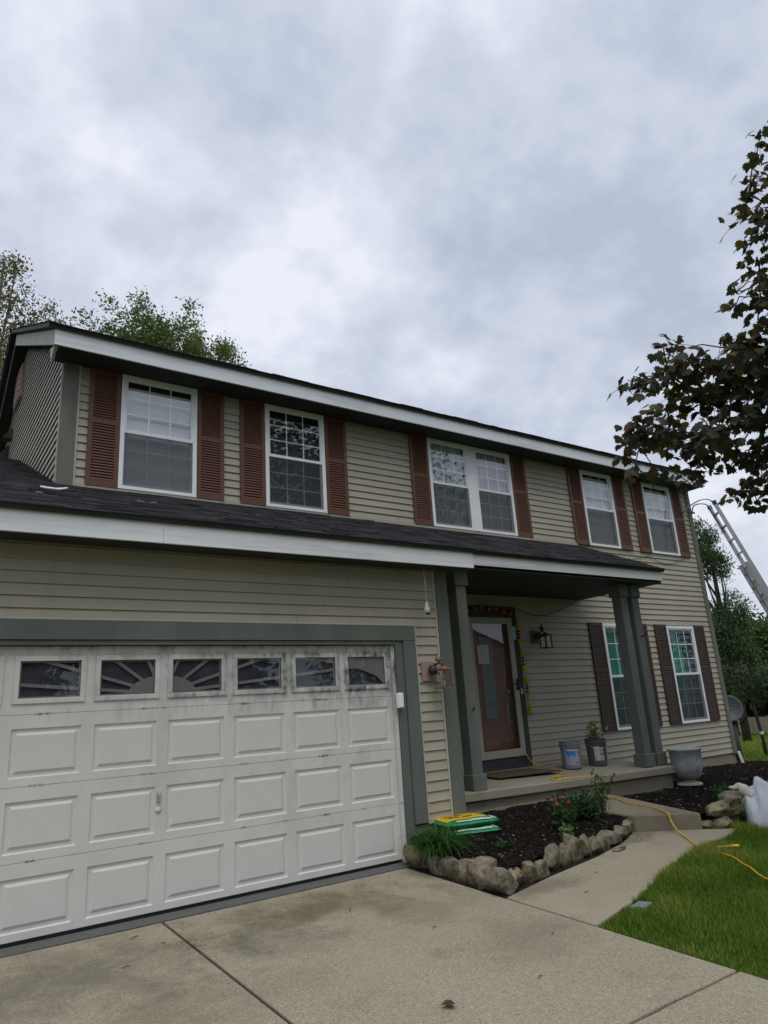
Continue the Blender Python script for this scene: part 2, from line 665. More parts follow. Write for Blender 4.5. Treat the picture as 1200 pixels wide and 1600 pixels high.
def tag(o, label, category, group=None):
    o['label'] = label
    o['category'] = category
    if group:
        o['group'] = group
    return o


def np_mesh(name, V, F, rnd=None, smooth=False):
    """V (n,3); F (m,k) faces of one size; rnd per-vertex float"""
    me = bpy.data.meshes.new(name)
    V = np.asarray(V, np.float32)
    F = np.asarray(F, np.int32)
    m, k = F.shape
    me.vertices.add(len(V))
    me.vertices.foreach_set('co', V.ravel())
    me.loops.add(m * k)
    me.loops.foreach_set('vertex_index', F.ravel())
    me.polygons.add(m)
    me.polygons.foreach_set('loop_start', np.arange(0, m * k, k, dtype=np.int32))
    me.polygons.foreach_set('loop_total', np.full(m, k, np.int32))
    me.update(calc_edges=True)
    if rnd is not None:
        a = me.attributes.new('rnd', 'FLOAT', 'POINT')
        a.data.foreach_set('value', np.asarray(rnd, np.float32))
    if smooth:
        me.polygons.foreach_set('use_smooth', np.ones(m, bool))
    me.validate()
    return me


def unit(a):
    return a / np.maximum(np.linalg.norm(a, axis=-1, keepdims=True), 1e-9)


def scatter(P, T, N, length, width, shape, faces, rnd):
    """place a flat outline (list of (u along, v across, w lift)) at points P with axis T, normal N"""
    T = unit(T)
    B = unit(np.cross(N, T))
    Nn = np.cross(T, B)
    sh = np.asarray(shape, float)
    L = np.asarray(length).reshape(-1, 1, 1)
    Wd = np.asarray(width).reshape(-1, 1, 1)
    V = (P[:, None, :] + T[:, None, :] * sh[None, :, 0:1] * L + B[:, None, :] * sh[None, :, 1:2] * Wd + Nn[:, None, :] * sh[None, :, 2:3] * L)
    k = len(sh)
    n = len(P)
    F = (np.asarray(faces)[None, :, :] + (np.arange(n) * k)[:, None, None]).reshape(-1, len(faces[0]))
    return V.reshape(-1, 3), F, np.repeat(np.asarray(rnd), k)


LEAF4 = [(0, 0, 0), (.45, .5, .06), (1, 0, -.08), (.45, -.5, .06)]
LEAF4F = [(0, 1, 2), (0, 2, 3)]


# ------------------------------------------------------------------ terrain
def clamp(v, a, b):
    return max(a, min(b, v))


def G(x, y):
    return -.016 + .04 * clamp(y, -14, 0) + .025 * clamp(x, 0, 3) - .018 * clamp(x - 5, 0, 5) - .05 * clamp(x - 12, 0, 90)


def lawn_grid():
    xs = [-400, -200, -100, -60, -40, -25, -15, -10, -7, -5, -3, -1.5] + [round(-.6 + .3 * i, 3) for i in range(0, 48)] + [15, 18, 22, 28, 35, 45, 60, 80, 102, 140, 250, 450]
    ys = [-300, -150, -80, -50, -35, -25, -20, -16, -14, -12, -10, -8] + [round(-7 + .3 * i, 3) for i in range(0, 34)] + [4, 6, 9, 13, 18, 25, 35, 50, 80, 150, 300, 600]
    mb = MB()
    for y in ys:
        for x in xs:
            near = 1 if (-1 < x < 13 and -7 < y < 3) else 0
            mb.v.append((x, y, G(x, y) - .035 + near * .012 * mnoise.noise(Vector((x * 1.3, y * 1.3, 0)))))
    nx = len(xs)
    for j in range(len(ys) - 1):
        for i in range(nx - 1):
            a = j * nx + i
            mb.f.append((a, a + 1, a + nx + 1, a + nx))
    return mb


ob('lawn', lawn_grid(), M_LAWN, smooth=True, kind='structure')

# driveway: four cast slabs with open joints
drv = ob('driveway', MB().box(-5.7, -.09, -13.9, -.16, -.75, -.72), M_APRON, kind='structure')
JX, JY = -2.47, -3.53


def slab(poly, thick=.12, lift=0.0, sub=None):
    mb = MB()
    return mb.prism(poly, lambda x, y: G(min(x, 0), y) + lift - thick, lambda x, y: G(min(x, 0), y) + lift)


def wavy(x0, x1, y, n, amp, seed):
    """edge along x with a chipped line"""
    return [(x0 + (x1 - x0) * i / n, y + (amp * mnoise.noise(Vector((x0 + (x1 - x0) * i / n * 9.0, seed, 0))) if 0 < i < n else 0)) for i in range(n + 1)]


for (x0, x1, y0, y1) in ((-5.6, JX - .011, JY + .012, -.215), (JX + .011, -.10, JY + .012, -.215), (-5.6, JX - .011, -13.9, JY - .012), (JX + .011, -.10, -13.9, JY - .012)):
    poly = wavy(x0, x1, y0, 14, .014, 1.0) + list(reversed(wavy(x0, x1, y1, 14, .012, 2.0)))
    # chips along the lawn edge too
    ob('concrete_slab', slab(poly), M_DRIVE, drv, bevel=.007)
ob('joint_filler', MB().prism([(-5.6, -13.9), (-.11, -13.9), (-.11, -.16), (-5.6, -.16)], -.8, lambda x, y: G(min(x, 0), y) - .018), M_SOIL, drv)
ob('door_sill_strip', MB().box(-5.0, .14, -.205, .02, -.12, -.016), M_APRON, drv, bevel=.006)

# street behind the camera
ob('road', MB().box(-80, 90, -24, -16.5, -.78, -.60), simple('asphalt', (.05, .05, .052), .9, .2, 2, 120, .4), kind='structure')

# walkway, step
WL = [(-.085, -1.57), (.6, -1.42), (1.4, -1.30), (2.0, -1.14), (2.46, -.93)]
WR = [(3.0, -1.43), (3.28, -1.66), (3.03, -1.76), (2.35, -1.83), (1.58, -1.98), (.67, -2.3), (-.06, -2.475), (-.085, -2.475)]
ob('walkway', MB().prism(WL + WR, lambda x, y: G(x, y) - .1, lambda x, y: G(x, y) + .004), M_WALK, kind='structure', bevel=.008)
STEP = [(2.44, -.98), (3.0, -1.43), (3.52, .18), (2.40, .18)]
ob('front_step', MB().prism(STEP, -.15, lambda x, y: .168 + .05 * clamp((y + 1.4) / 1.6, 0, 1)), M_STEP, kind='structure', bevel=.014)

# ------------------------------------------------------------------ HOUSE
D = 1.71
house = thing('house', 'two-storey beige vinyl-sided house with brown shutters, white double garage door and small front porch', 'house')
H = house


def hp(name, mb, mat, **k):
    return ob(name, mb, mat, H, **k)


# sheathing / interior darkness
sh = hp('wall_sheathing', MB().box(-3.12, 2.58, 1.80, 1.84, 3.0, 5.6).box(.75, 2.58, 1.80, 1.84, -.2, 3.0).box(3.62, 9.27, 1.80, 1.84, -.2, 5.6).box(2.58, 3.62, 1.80, 1.84, 2.76, 5.6)
        .box(9.22, 9.26, 1.84, 9.0, -.2, 5.6).box(-3.10, 9.2, 8.98, 9.02, -.2, 5.6)
        .box(-5.7, .05, .10, .14, 2.14, 3.0).box(.05, .76, .02, .06, -.2, 3.0).box(-5.7, -4.9, .02, .06, -.2, 3.0).box(-5.56, -5.54, .06, 9.9, -.2, 2.95).box(-5.7, -3.1, 9.98, 10.02, -.2, 3.1), M_SHEATH)

COURSE = .1016


def course(mb, x0, x1, z0, h, y, ax='x', sgn=-1):
    """one clapboard profile; sgn direction the face looks along the other axis"""
    prof = [(-.002, h + .015), (.0035, h - .012), (.0150, .016), (.0180, .005), (.0172, 0.0), (.0130, 0.0), (.0035, .014)]
    vs_ = []
    for t in (x0, x1):
        for d, z in prof:
            vs_.append((t, y + sgn * d, z0 + z) if ax == 'x' else (y + sgn * d, t, z0 + z))
    n = len(prof)
    fs = [(i, i + 1, n + i + 1, n + i) for i in range(n - 1)] + [(n - 1, 0, n, 2 * n - 1), tuple(range(n)), tuple(reversed(range(n, 2 * n)))]
    mb.add(vs_, fs)


BOARDS = []


def cut(a, b, holes):
    segs = [(a, b)]
    for h0, h1 in holes:
        s2 = []
        for s0, s1 in segs:
            if h1 <= s0 or h0 >= s1:
                s2.append((s0, s1))
            else:
                if h0 > s0:
                    s2.append((s0, h0))
                if h1 < s1:
                    s2.append((h1, s1))
        segs = s2
    return segs


# openings of the main wall (x0,x1,z0,z1)
WINS = [(-2.50, -1.566, 4.115, 5.572), (-.628, .290, 4.115, 5.572), (2.163, 3.957, 4.115, 5.572), (5.780, 6.680, 4.110, 5.572), (7.642, 8.585, 4.105, 5.572),
        (5.785, 6.690, .885, 2.690), (7.655, 8.550, .880, 2.675)]
OPEN = list(WINS) + [(2.50, 3.68, .45, 2.92)]


def wall_courses(part, zb, zt, xa, xb, y, openings, extra=None, seams=()):
    k = 0
    z = zb
    while z < zt - .01:
        h = min(COURSE, zt - z)
        a, b = xa, xb
        if extra:
            a, b = extra(z, h)
        hol = [(o[0] + .004, o[1] - .004) for o in openings if o[2] < z + h - .03 and o[3] > z + .03]
        # butt joints between lengths of siding
        for q in range(1, 4):
            t = a + (b - a) * ((k * .37 + q * .31) % 1.0)
            if (k // 2) % 3 == q % 3:
                hol.append((t, t + .0045))
        for s0, s1 in cut(a, b, hol):
            if s1 - s0 > .01:
                BOARDS.append((part, s0, s1, z, h, y, 'x'))
        z += COURSE
        k += 1


mw = hp('main_wall', MB().box(-3.13, -2.5, 1.72, 1.735, 3.2, 5.58), M_SHEATH)
wall_courses(mw, .252, 5.575, .82, 9.175, D, OPEN, lambda z, h: ((.82, 9.175) if z < 3.9 else (-2.99, 9.175)))
gw = hp('garage_wall', MB().box(-5.66, -4.9, -.03, 0, 2.4, 2.9), M_SHEATH)
GARO = [(-5.06, .318, -1, 2.336)]
wall_courses(gw, .300, 2.99, -5.5, .64, -.05, GARO)
# gable wall facing -X, above the garage roof, and the far right gable
gb = hp('gable_wall', MB().box(-3.125, -3.10, 1.72, 8.98, 3.0, 5.6), M_SHEATH)


def rf(y):            # underside of main roof
    return 5.60 + .5 * ((y - 1.30) if y < 5.35 else (5.35 - 1.30) - (y - 5.35))


z = 3.35
while z < 7.6:
    ya = D + .03 if z + COURSE < rf(D) else 1.30 + (z + COURSE - 5.60) / .5 + .02
    yb = 10.7 - ya
    if yb - ya > .1:
        BOARDS.append((gb, ya, yb, z, COURSE, -3.14, 'y'))
    z += COURSE


def board_size(b):
    mid_ = Vector(((b[1] + b[2]) / 2, b[5], b[3])) if b[6] == 'x' else Vector((b[5], (b[1] + b[2]) / 2, b[3]))
    d_ = (mid_ - CAM).length
    vis = .3 if (b[6] == 'x' and b[0] is mw and b[3] < 4.0 and b[2] < .9) else 1.0
    return min(b[2] - b[1], 3.0) / d_ * vis


BOARDS.sort(key=board_size, reverse=True)
small = {}
for i, b in enumerate(BOARDS):
    if i < 290:
        mb = MB()
        course(mb, *b[1:6], b[6], -1)
        ob('siding_board', mb, M_SIDING, b[0])
    else:
        course(small.setdefault(b[0], MB()), *b[1:6], b[6], -1)
for par_, mb in small.items():
    ob('short_siding_lengths', mb, M_SIDING, par_, kind='stuff')
print('BOARDS', len(BOARDS))
ob('gable_sheathing', MB().add([(-3.12, 1.72, 3.0), (-3.12, 8.98, 3.0), (-3.12, 8.98, 5.7), (-3.12, 5.35, 7.55), (-3.12, 1.72, 5.7)], [(0, 1, 2, 3, 4)]), M_SHEATH, gb)
ob('edge_trim', MB().box(-3.165, -3.128, 1.722, 1.752, 3.9, 5.8), M_CREAM, gb)
rg = hp('right_gable_wall', MB().add([(9.285, 1.72, -.1), (9.285, 8.98, -.1), (9.285, 8.98, 5.7), (9.285, 5.35, 7.55), (9.285, 1.72, 5.7)], [(0, 1, 2, 3, 4)]), M_SIDING)
hp('rear_wall', MB().box(-3.13, 9.28, 9.02, 9.05, -.1, 5.7), M_SIDING)
hp('garage_side_wall', MB().box(.80, .83, .0, 1.70, -.1, 2.98), M_SIDING)
gv = hp('gable_vent', MB().box(-3.19, -3.155, 5.45, 6.15, 6.75, 7.35), simple('pinkish_vent_board', (.27, .17, .135), .8, .2, 8))
for i in range(5):
    ob('vent_slat', MB().bar((-3.195, 5.5, 6.82 + i * .11), (-3.195, 6.1, 6.82 + i * .11), .02, .06), M_BACKPLATE, gv)
for yy, zz_ in ((6.35, 6.35), (6.7, 6.15)):
    hp('vent_hood', MB().add([(-3.155, yy, zz_), (-3.155, yy + .22, zz_), (-3.155, yy, zz_ + .22), (-3.155, yy + .22, zz_ + .22), (-3.30, yy, zz_), (-3.30, yy + .22, zz_)],
                            [(0, 1, 5, 4), (2, 4, 5, 3), (0, 4, 2), (1, 3, 5), (0, 2, 3, 1)]), M_BRONZE)

# corner boards
hp('corner_board', MB().box(-3.155, -2.985, 1.672, 1.712, 4.02, 5.574), M_TRIMW, bevel=.003)
hp('corner_channel', MB().box(-2.984, -2.962, 1.684, 1.709, 4.06, 5.574), M_CREAM)
hp('corner_board', MB().box(9.172, 9.30, 1.676, 1.712, .235, 5.574).box(9.262, 9.30, 1.712, 1.84, .235, 5.574), M_TRIMW, bevel=.003)
hp('corner_board', MB().box(.652, .822, -.088, -.048, .290, 2.985).box(.784, .822, -.048, .06, .290, 2.985), M_TRIM, bevel=.003)
hp('corner_board', MB().box(-5.62, -5.50, -.088, -.048, .290, 2.985), M_TRIM, bevel=.003)
hp('garage_end_wall', MB().box(-5.60, -5.57, -.046, 9.96, .30, 2.99).add([(-5.585, -.04, 2.99), (-5.585, 9.96, 2.99), (-5.585, 5.10, 5.40), (-5.585, -.04, 3.20)], [(0, 1, 2, 3)]), M_SIDING)
hp('corner_channel', MB().box(.629, .650, -.074, -.048, .305, 2.985), M_CREAM)
hp('corner_channel', MB().box(.309, .327, -.074, -.048, .318, 2.33), M_CREAM)
hp('channel', MB().box(-5.0, .309, -.074, -.048, 2.340, 2.356), M_CREAM)

# foundation
fd = hp('foundation', MB().box(.14, .815, -.045, -.012, .165, .298).box(.13, .825, -.058, -.012, -.15, .160), M_FOUND, bevel=.004)
ob('foundation_block', MB().box(-5.60, -5.06, -.045, -.012, -.4, .298), M_FOUND, fd)
ob('foundation_block', MB().box(-5.60, -5.57, -.010, 9.9, -.4, .298), M_FOUND, fd)
ob('foundation_block', MB().box(5.2, 9.26, 1.716, 1.76, -.2, .248), M_FOUND, fd)
ob('foundation_block', MB().box(9.262, 9.275, 1.72, 9.0, -.2, .248), M_FOUND, fd)

# garage trim
gt = hp('garage_trim', MB().box(-5.06, .305, -.090, -.050, 2.176, 2.334), M_TRIM, bevel=.003)
ob('jamb_board', MB().box(.140, .306, -.086, -.050, .318, 2.174), M_TRIM, gt, bevel=.003)
ob('jamb_board', MB().box(-5.05, -4.95, -.086, -.050, .318, 2.174), M_TRIM, gt, bevel=.003)
ob('inner_jamb', MB().box(.042, .137, -.066, .0, -.03, 2.172), M_TRIM, gt, bevel=.003)
ob('header_strip', MB().box(-4.95, .040, -.072, .0, 2.135, 2.172), M_TRIM, gt, bevel=.003)
ob('door_stop', MB().box(.001, .040, -.040, .03, -.015, 2.130), M_GARAGE, gt, bevel=.003)
ob('door_stop', MB().box(-4.95, -4.885, -.040, .03, -.015, 2.130), M_GARAGE, gt, bevel=.003)

# ---- garage door: four sections, raised panels, sunburst windows
gd = hp('garage_door', MB().box(-4.88, -.001, .05, .06, 0, 2.13), M_SHEATH)
PW, PH, PITCH = .515, .365, .61
SECZ = [0, .533, 1.066, 1.6, 2.13]


def panel_mesh(w, h):
    mb = MB()
    rings = [(0, 0), (.010, .013), (.030, .013), (.052, .001)]
    vs_ = []
    for ins, dy in rings:
        vs_ += [(-w / 2 + ins, dy, -h / 2 + ins), (w / 2 - ins, dy, -h / 2 + ins), (w / 2 - ins, dy, h / 2 - ins), (-w / 2 + ins, dy, h / 2 - ins)]
    fs = []
    for r in range(3):
        for k in range(4):
            fs.append((r * 4 + k, r * 4 + (k + 1) % 4, r * 4 + 4 + (k + 1) % 4, r * 4 + 4 + k))
    fs.append((12, 13, 14, 15))
    mb.add(vs_, fs)
    return mb


def grid_face(mb, x0, x1, z0, z1, holes, y=0.0, y2=.045):
    """a flat front with rectangular holes in one row (equal z range)"""
    hz0, hz1 = holes[0][2], holes[0][3]
    mb.box(x0, x1, y, y2, z0, hz0)
    mb.box(x0, x1, y, y2, hz1, z1)
    prev = x0
    for a, b, _, _ in holes:
        mb.box(prev, a, y, y2, hz0, hz1)
        prev = b
    mb.box(prev, x1, y, y2, hz0, hz1)


cen = [-(k + .5) * PITCH for k in range(8)]
WINH = (1.722, 2.012)
WINW = .455
for s in range(4):
    z0, z1 = SECZ[s] + (.0015 if s else .012), SECZ[s + 1] - .0012
    mb = MB()
    if s < 3:
        zc = SECZ[s] + .246
        holes = [(c - PW / 2, c + PW / 2, zc - PH / 2, zc + PH / 2) for c in reversed(cen)]
    else:
        holes = [(c - WINW / 2, c + WINW / 2, WINH[0], WINH[1]) for c in reversed(cen)]
    grid_face(mb, -4.88, -.001, z0, z1, holes)
    ob('door_section', mb, M_GARAGE, gd)
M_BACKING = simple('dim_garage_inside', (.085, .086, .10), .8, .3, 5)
pm = panel_mesh(PW, PH).mesh('panel')
pm.materials.append(M_GARAGE)
for s in range(3):
    for c in cen:
        link('panel', pm, None, gd, loc=(c, 0, SECZ[s] + .246))


def clip_poly(poly, x0, x1, z0, z1):
    def cl(p, f, inter):
        o = []
        for i in range(len(p)):
            a, b = p[i], p[(i + 1) % len(p)]
            if f(a):
                o.append(a)
                if not f(b):
                    o.append(inter(a, b))
            elif f(b):
                o.append(inter(a, b))
        return o

    def ix(v):
        return lambda a, b: (v, a[1] + (b[1] - a[1]) * (v - a[0]) / (b[0] - a[0]))

    def iz(v):
        return lambda a, b: (a[0] + (b[0] - a[0]) * (v - a[1]) / (b[1] - a[1]), v)
    for f, it in ((lambda q: q[0] >= x0, ix(x0)), (lambda q: q[0] <= x1, ix(x1)), (lambda q: q[1] >= z0, iz(z0)), (lambda q: q[1] <= z1, iz(z1))):
        if len(poly) < 3:
            return []
        poly = cl(poly, f, it)
    return poly


SBX, SBZ = -2.44, 1.722
for c in cen:
    x0, x1 = c - WINW / 2, c + WINW / 2
    # moulded frame standing proud round the opening
    fr = MB()
    for a, b, p, q in ((x0 - .042, x1 + .042, WINH[0] - .042, WINH[0]), (x0 - .042, x1 + .042, WINH[1], WINH[1] + .042), (x0 - .042, x0, WINH[0], WINH[1]), (x1, x1 + .042, WINH[0], WINH[1])):
        fr.box(a, b, -.013, .02, p, q)
    ob('window_frame', fr, M_GARAGE, gd, bevel=.004)
    ob('window_pane', MB().box(x0, x1, .002, .005, WINH[0], WINH[1]), M_GLASSG, gd)
    ins = MB()
    polys = []
    # border
    polys += [[(x0, WINH[0]), (x1, WINH[0]), (x1, WINH[0] + .014), (x0, WINH[0] + .014)], [(x0, WINH[1] - .014), (x1, WINH[1] - .014), (x1, WINH[1]), (x0, WINH[1])],
              [(x0, WINH[0]), (x0 + .014, WINH[0]), (x0 + .014, WINH[1]), (x0, WINH[1])], [(x1 - .014, WINH[0]), (x1, WINH[0]), (x1, WINH[1]), (x1 - .014, WINH[1])]]
    arc = [(SBX + .30 * math.cos(t), SBZ + .155 * math.sin(t)) for t in np.linspace(0, PI, 28)]
    polys.append(arc)
    for s in (1, -1):
        for ang in (66, 36, 17, 5.5):
            t = math.radians(ang)
            d = (math.cos(t) * s, math.sin(t))
            n = (-d[1], d[0])
            w = .0135
            a = (SBX + d[0] * .12, SBZ + d[1] * .1)
            b = (SBX + d[0] * 2.6, SBZ + d[1] * 2.6)
            q = [(a[0] + n[0] * w, a[1] + n[1] * w), (a[0] - n[0] * w, a[1] - n[1] * w), (b[0] - n[0] * w, b[1] - n[1] * w), (b[0] + n[0] * w, b[1] + n[1] * w)]
            polys.append(q if s > 0 else list(reversed(q)))

    def arch(x):
        return SBZ + .345 * math.sqrt(max(0, 1 - ((x - SBX) / 2.34) ** 2))
    N = 14
    for i in range(N):
        a, b = x0 + (x1 - x0) * i / N, x0 + (x1 - x0) * (i + 1) / N
        za, zb = min(arch(a), WINH[1]), min(arch(b), WINH[1])
        if za < WINH[1] or zb < WINH[1]:
            polys.append([(a, za), (b, zb), (b, WINH[1] + .0001), (a, WINH[1] + .0001)])
    for k, q in enumerate(polys):
        q = clip_poly(q, x0, x1, WINH[0], WINH[1])
        if len(q) >= 3:
            n = len(q)
            dy = .0010 + k * .00008
            vs_ = [(x, .012 - dy, z) for x, z in q] + [(x, .022, z) for x, z in q]
            ins.add(vs_, [tuple(range(n)), tuple(reversed(range(n, 2 * n)))] + [(i, n + i, n + (i + 1) % n, (i + 1) % n) for i in range(n)])
    ob('sunburst_insert', ins, M_INSERT, gd)
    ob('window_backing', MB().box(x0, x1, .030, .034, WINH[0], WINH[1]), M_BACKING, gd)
ob('handle', MB().box(-2.475, -2.445, -.012, 0, .84, .91).tube([(-2.46, -.010, .895), (-2.46, -.035, .885), (-2.46, -.035, .845), (-2.46, -.010, .838)], .008, 8), M_METAL, gd)
kl = MB()
kl.lathe([(.0, .012), (.018, .012), (.026, .004), (.026, 0)], 16, (0, 0, 0))
kb = ob('lock', kl, M_GARAGE, gd, loc=(-2.46, 0, .775), smooth=True)
kb.rotation_euler = (PI / 2, 0, 0)
ob('bottom_seal', MB().box(-4.88, -.001, -.004, .04, -.016, .011), M_BLACK, gd)

kp = thing('keypad', 'small white plastic keypad box fixed to the right jamb of the garage door', 'keypad', (.035, -.088, 1.470))
ob('housing', MB().box(-.034, .034, -.030, .0215, 0, .155), M_WHITE, kp, bevel=.006)
ob('flip_cover', MB().box(-.029, .029, -.036, -.031, .012, .145), M_WHITE, kp, bevel=.003)


# ---- roofs
def shingle_part(part_name, xa, xb, ya, za, yb, zb, skew=None, thick=.05, xa2=None, xb2=None, expo=.118):
    """deck + joined shingle tabs on the slope from (ya,za) up to (yb,zb)"""
    L = math.hypot(yb - ya, zb - za)
    d = ((yb - ya) / L, (zb - za) / L)
    n = (-d[1], d[0])
    if yb < ya:
        n = (d[1], -d[0])
    mb = MB()
    xa2 = xa if xa2 is None else xa2
    xb2 = xb if xb2 is None else xb2
    mb.add([(xa, ya, za), (xb, ya, za), (xb2, yb, zb), (xa2, yb, zb), (xa, ya - n[0] * thick, za - n[1] * thick), (xb, ya - n[0] * thick, za - n[1] * thick), (xb2, yb - n[0] * thick, zb - n[1] * thick), (xa2, yb - n[0] * thick, zb - n[1] * thick)],
           [(0, 1, 2, 3), (7, 6, 5, 4), (0, 4, 5, 1), (1, 5, 6, 2), (2, 6, 7, 3), (3, 7, 4, 0)])
    part = hp(part_name, mb, M_DARKTRIM)
    V, F, Rn = [], [], []
    rows = int(L / expo)
    for r in range(rows + 1):
        s0 = r * expo - .015
        s1 = min(s0 + expo * 1.25, L)
        f = max(0, s0) / L
        left, right = xa + (xa2 - xa) * f - .015, xb + (xb2 - xb) * f + .015
        x = left - random.random() * .25
        while x < right:
            w = random.choice((.13, .18, .22, .30, .36))
            a, b = max(x, left), min(x + w - .003, right)
            x += w
            if b - a < .01:
                continue
            t0 = random.choice((.007, .009, .012, .015)) + random.uniform(0, .002)
            t1 = .002
            c = random.random()
            o = len(V)
            s0j = s0 + random.uniform(-.003, .003)
            for xx, ss, tt in ((a, s0j, t0), (b, s0j, t0), (b, s1, t1), (a, s1, t1), (a, s0j, 0), (b, s0j, 0)):
                V.append((xx, ya + d[0] * ss + n[0] * tt, za + d[1] * ss + n[1] * tt))
            F += [(o, o + 1, o + 2, o + 3), (o + 4, o + 5, o + 1, o), (o + 3, o + 4, o, o + 3), (o + 1, o + 5, o + 2, o + 1)]
            Rn += [c] * 6
    F = [f for f in F if len(set(f)) == 4]
    me = np_mesh('shingles', V, F, Rn)
    link('shingles', me, M_SHINGLE, part, kind='stuff')
    return part


# main roof (front slope seen only at its edge, back slope behind)
shingle_part('main_roof', -3.40, 9.34, 1.255, 5.800, 5.35, 7.85)
shingle_part('rear_roof', -3.40, 9.34, 9.45, 5.800, 5.35, 7.85, expo=.28)
# garage roof
shingle_part('garage_roof', -5.95, .985, -.465, 3.182, 1.70, 4.090)
shingle_part('garage_upper_roof', -5.95, -3.16, 1.705, 4.093, 5.10, 5.519)
shingle_part('garage_rear_roof', -5.95, -3.16, 10.6, 3.21, 5.10, 5.519, expo=.28)
# porch roof
shingle_part('porch_roof', .90, 5.40, .035, 3.312, 1.70, 4.076, xb2=5.52)

# fascias and soffits
for a_, b_ in ((-3.325, -.182), (-.180, 3.598), (3.600, 7.398), (7.400, 9.30)):
    hp('fascia', MB().box(a_, b_, 1.300, 1.325, 5.572, 5.768), M_FASCIA, bevel=.002)
rk = MB()
for y0, y1 in ((1.326, 5.35),):
    za, zb = 5.765, 5.765 + .5 * (5.35 - 1.326)
    rk.add([(-3.325, y0, za - .19), (-3.325, y1, zb - .19), (-3.325, y1, zb), (-3.325, y0, za), (-3.30, y0, za - .19), (-3.30, y1, zb - .19), (-3.30, y1, zb), (-3.30, y0, za)],
           [(0, 1, 2, 3), (7, 6, 5, 4), (0, 4, 5, 1), (3, 2, 6, 7), (0, 3, 7, 4), (1, 5, 6, 2)])
hp('rake_board', rk, M_FASCIAW)
rk2 = MB()
rk2.bar((-3.313, 9.374, 5.67), (-3.313, 5.36, 7.677), .025, .19)
hp('rear_rake_board', rk2, M_DARKTRIM)  # dark colour stands in for the shadow on the back rake
hp('rake_soffit', MB().add([(-3.30, 1.326, 5.60), (-3.30, 5.35, 7.612), (-3.12, 5.35, 7.612), (-3.12, 1.326, 5.60)], [(0, 1, 2, 3)]).add([(-3.30, 9.37, 5.60), (-3.30, 5.35, 7.612), (-3.12, 5.35, 7.612), (-3.12, 9.37, 5.60)], [(0, 1, 2, 3)]), M_DARKTRIM)
hp('return_block', MB().add([(-3.322, 1.328, 5.569), (-3.322, 1.50, 5.44), (-3.322, 1.62, 5.66), (-3.29, 1.328, 5.569), (-3.29, 1.50, 5.44), (-3.29, 1.62, 5.66)], [(0, 1, 2), (5, 4, 3), (0, 3, 4, 1), (1, 4, 5, 2), (2, 5, 3, 0)]), M_FASCIAW)
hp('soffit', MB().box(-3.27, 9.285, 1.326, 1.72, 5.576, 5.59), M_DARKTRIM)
rr = MB()
rr.add([(9.30, 1.30, 5.575), (9.30, 5.35, 7.60), (9.30, 5.35, 7.79), (9.30, 1.30, 5.765), (9.33, 1.30, 5.575), (9.33, 5.35, 7.60), (9.33, 5.35, 7.79), (9.33, 1.30, 5.765)], [(0, 3, 2, 1), (4, 5, 6, 7), (0, 1, 5, 4), (3, 7, 6, 2)])
hp('rake_board', rr, M_FASCIAW)
for a_, b_ in ((-5.95, -2.602), (-2.600, .972)):
    hp('garage_fascia', MB().box(a_, b_, -.425, -.400, 2.965, 3.150), M_FASCIA, bevel=.002)
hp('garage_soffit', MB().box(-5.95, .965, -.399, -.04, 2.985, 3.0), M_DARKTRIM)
hp('garage_fascia_return', MB().box(.945, .970, -.399, .07, 2.968, 3.19), M_TRIM)
hp('porch_fascia', MB().box(.86, 5.365, .080, .105, 3.135, 3.290), M_FASCIA, bevel=.003)
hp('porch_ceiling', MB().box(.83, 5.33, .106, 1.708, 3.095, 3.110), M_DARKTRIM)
hp('porch_fascia_board', MB().box(5.332, 5.36, .106, 1.70, 3.096, 3.25), M_TRIM)
hp('porch_gable', MB().add([(5.345, .106, 3.25), (5.345, 1.70, 3.25), (5.345, 1.70, 4.02)], [(0, 1, 2)]), M_SIDING)
hp('roof_flashing', MB().bar((-2.97, 1.69, 4.10), (5.45, 1.69, 4.10), .03, .05), M_SIDING)

# porch slab and posts


def zslab(x, y):
    t = clamp((1.71 - y) / 1.55, 0, 1)
    zf = .500 - .075 * clamp((x - .8) / 4.2, 0, 1)
    return .520 * (1 - t) + zf * t


ps = hp('porch_slab', MB().prism([(.84, .165), (2.0, .165), (3.5, .165), (5.06, .165), (5.06, 1.70), (.84, 1.70)], lambda x, y: zslab(x, y) - .092, zslab), M_PORCH, bevel=.008)
ob('porch_foundation', MB().box(.84, 5.0, .235, 1.70, -.2, .38), M_FOUND, ps)
ob('foundation_ledge', MB().box(.84, 3.4, .205, .234, -.1, .285), M_FOUND, ps, bevel=.008)


def post(x, y, zb, zt, w=.162):
    h = w / 2
    p = hp('porch_post', MB().box(x - h, x + h, y - h, y + h, zb, zt), M_TRIM, bevel=.006)
    k = h + .026
    ob('post_base', MB().box(x - k, x + k, y - k, y + k, zb, zb + .175), M_TRIM, p, bevel=.006)
    ob('post_cap', MB().box(x - k, x + k, y - k, y + k, zt - .19, zt - .002), M_TRIM, p, bevel=.005)
    return p


p1 = post(1.345, .345, zslab(1.3, .3), 3.094)
p2 = post(4.685, .425, zslab(4.6, .4), 3.094)
p3 = post(4.965, .425, zslab(4.9, .4), 3.094)
ob('hook', MB().tube([(4.965, .344, 2.30), (4.965, .29, 2.30), (4.965, .27, 2.33), (5.0, .26, 2.35)], .010, 6), M_BLACK, p3, smooth=True)
ob('hook', MB().tube([(1.345, .264, 1.40), (1.345, .23, 1.40), (1.345, .22, 1.43)], .008, 6), M_BLACK, p1, smooth=True)


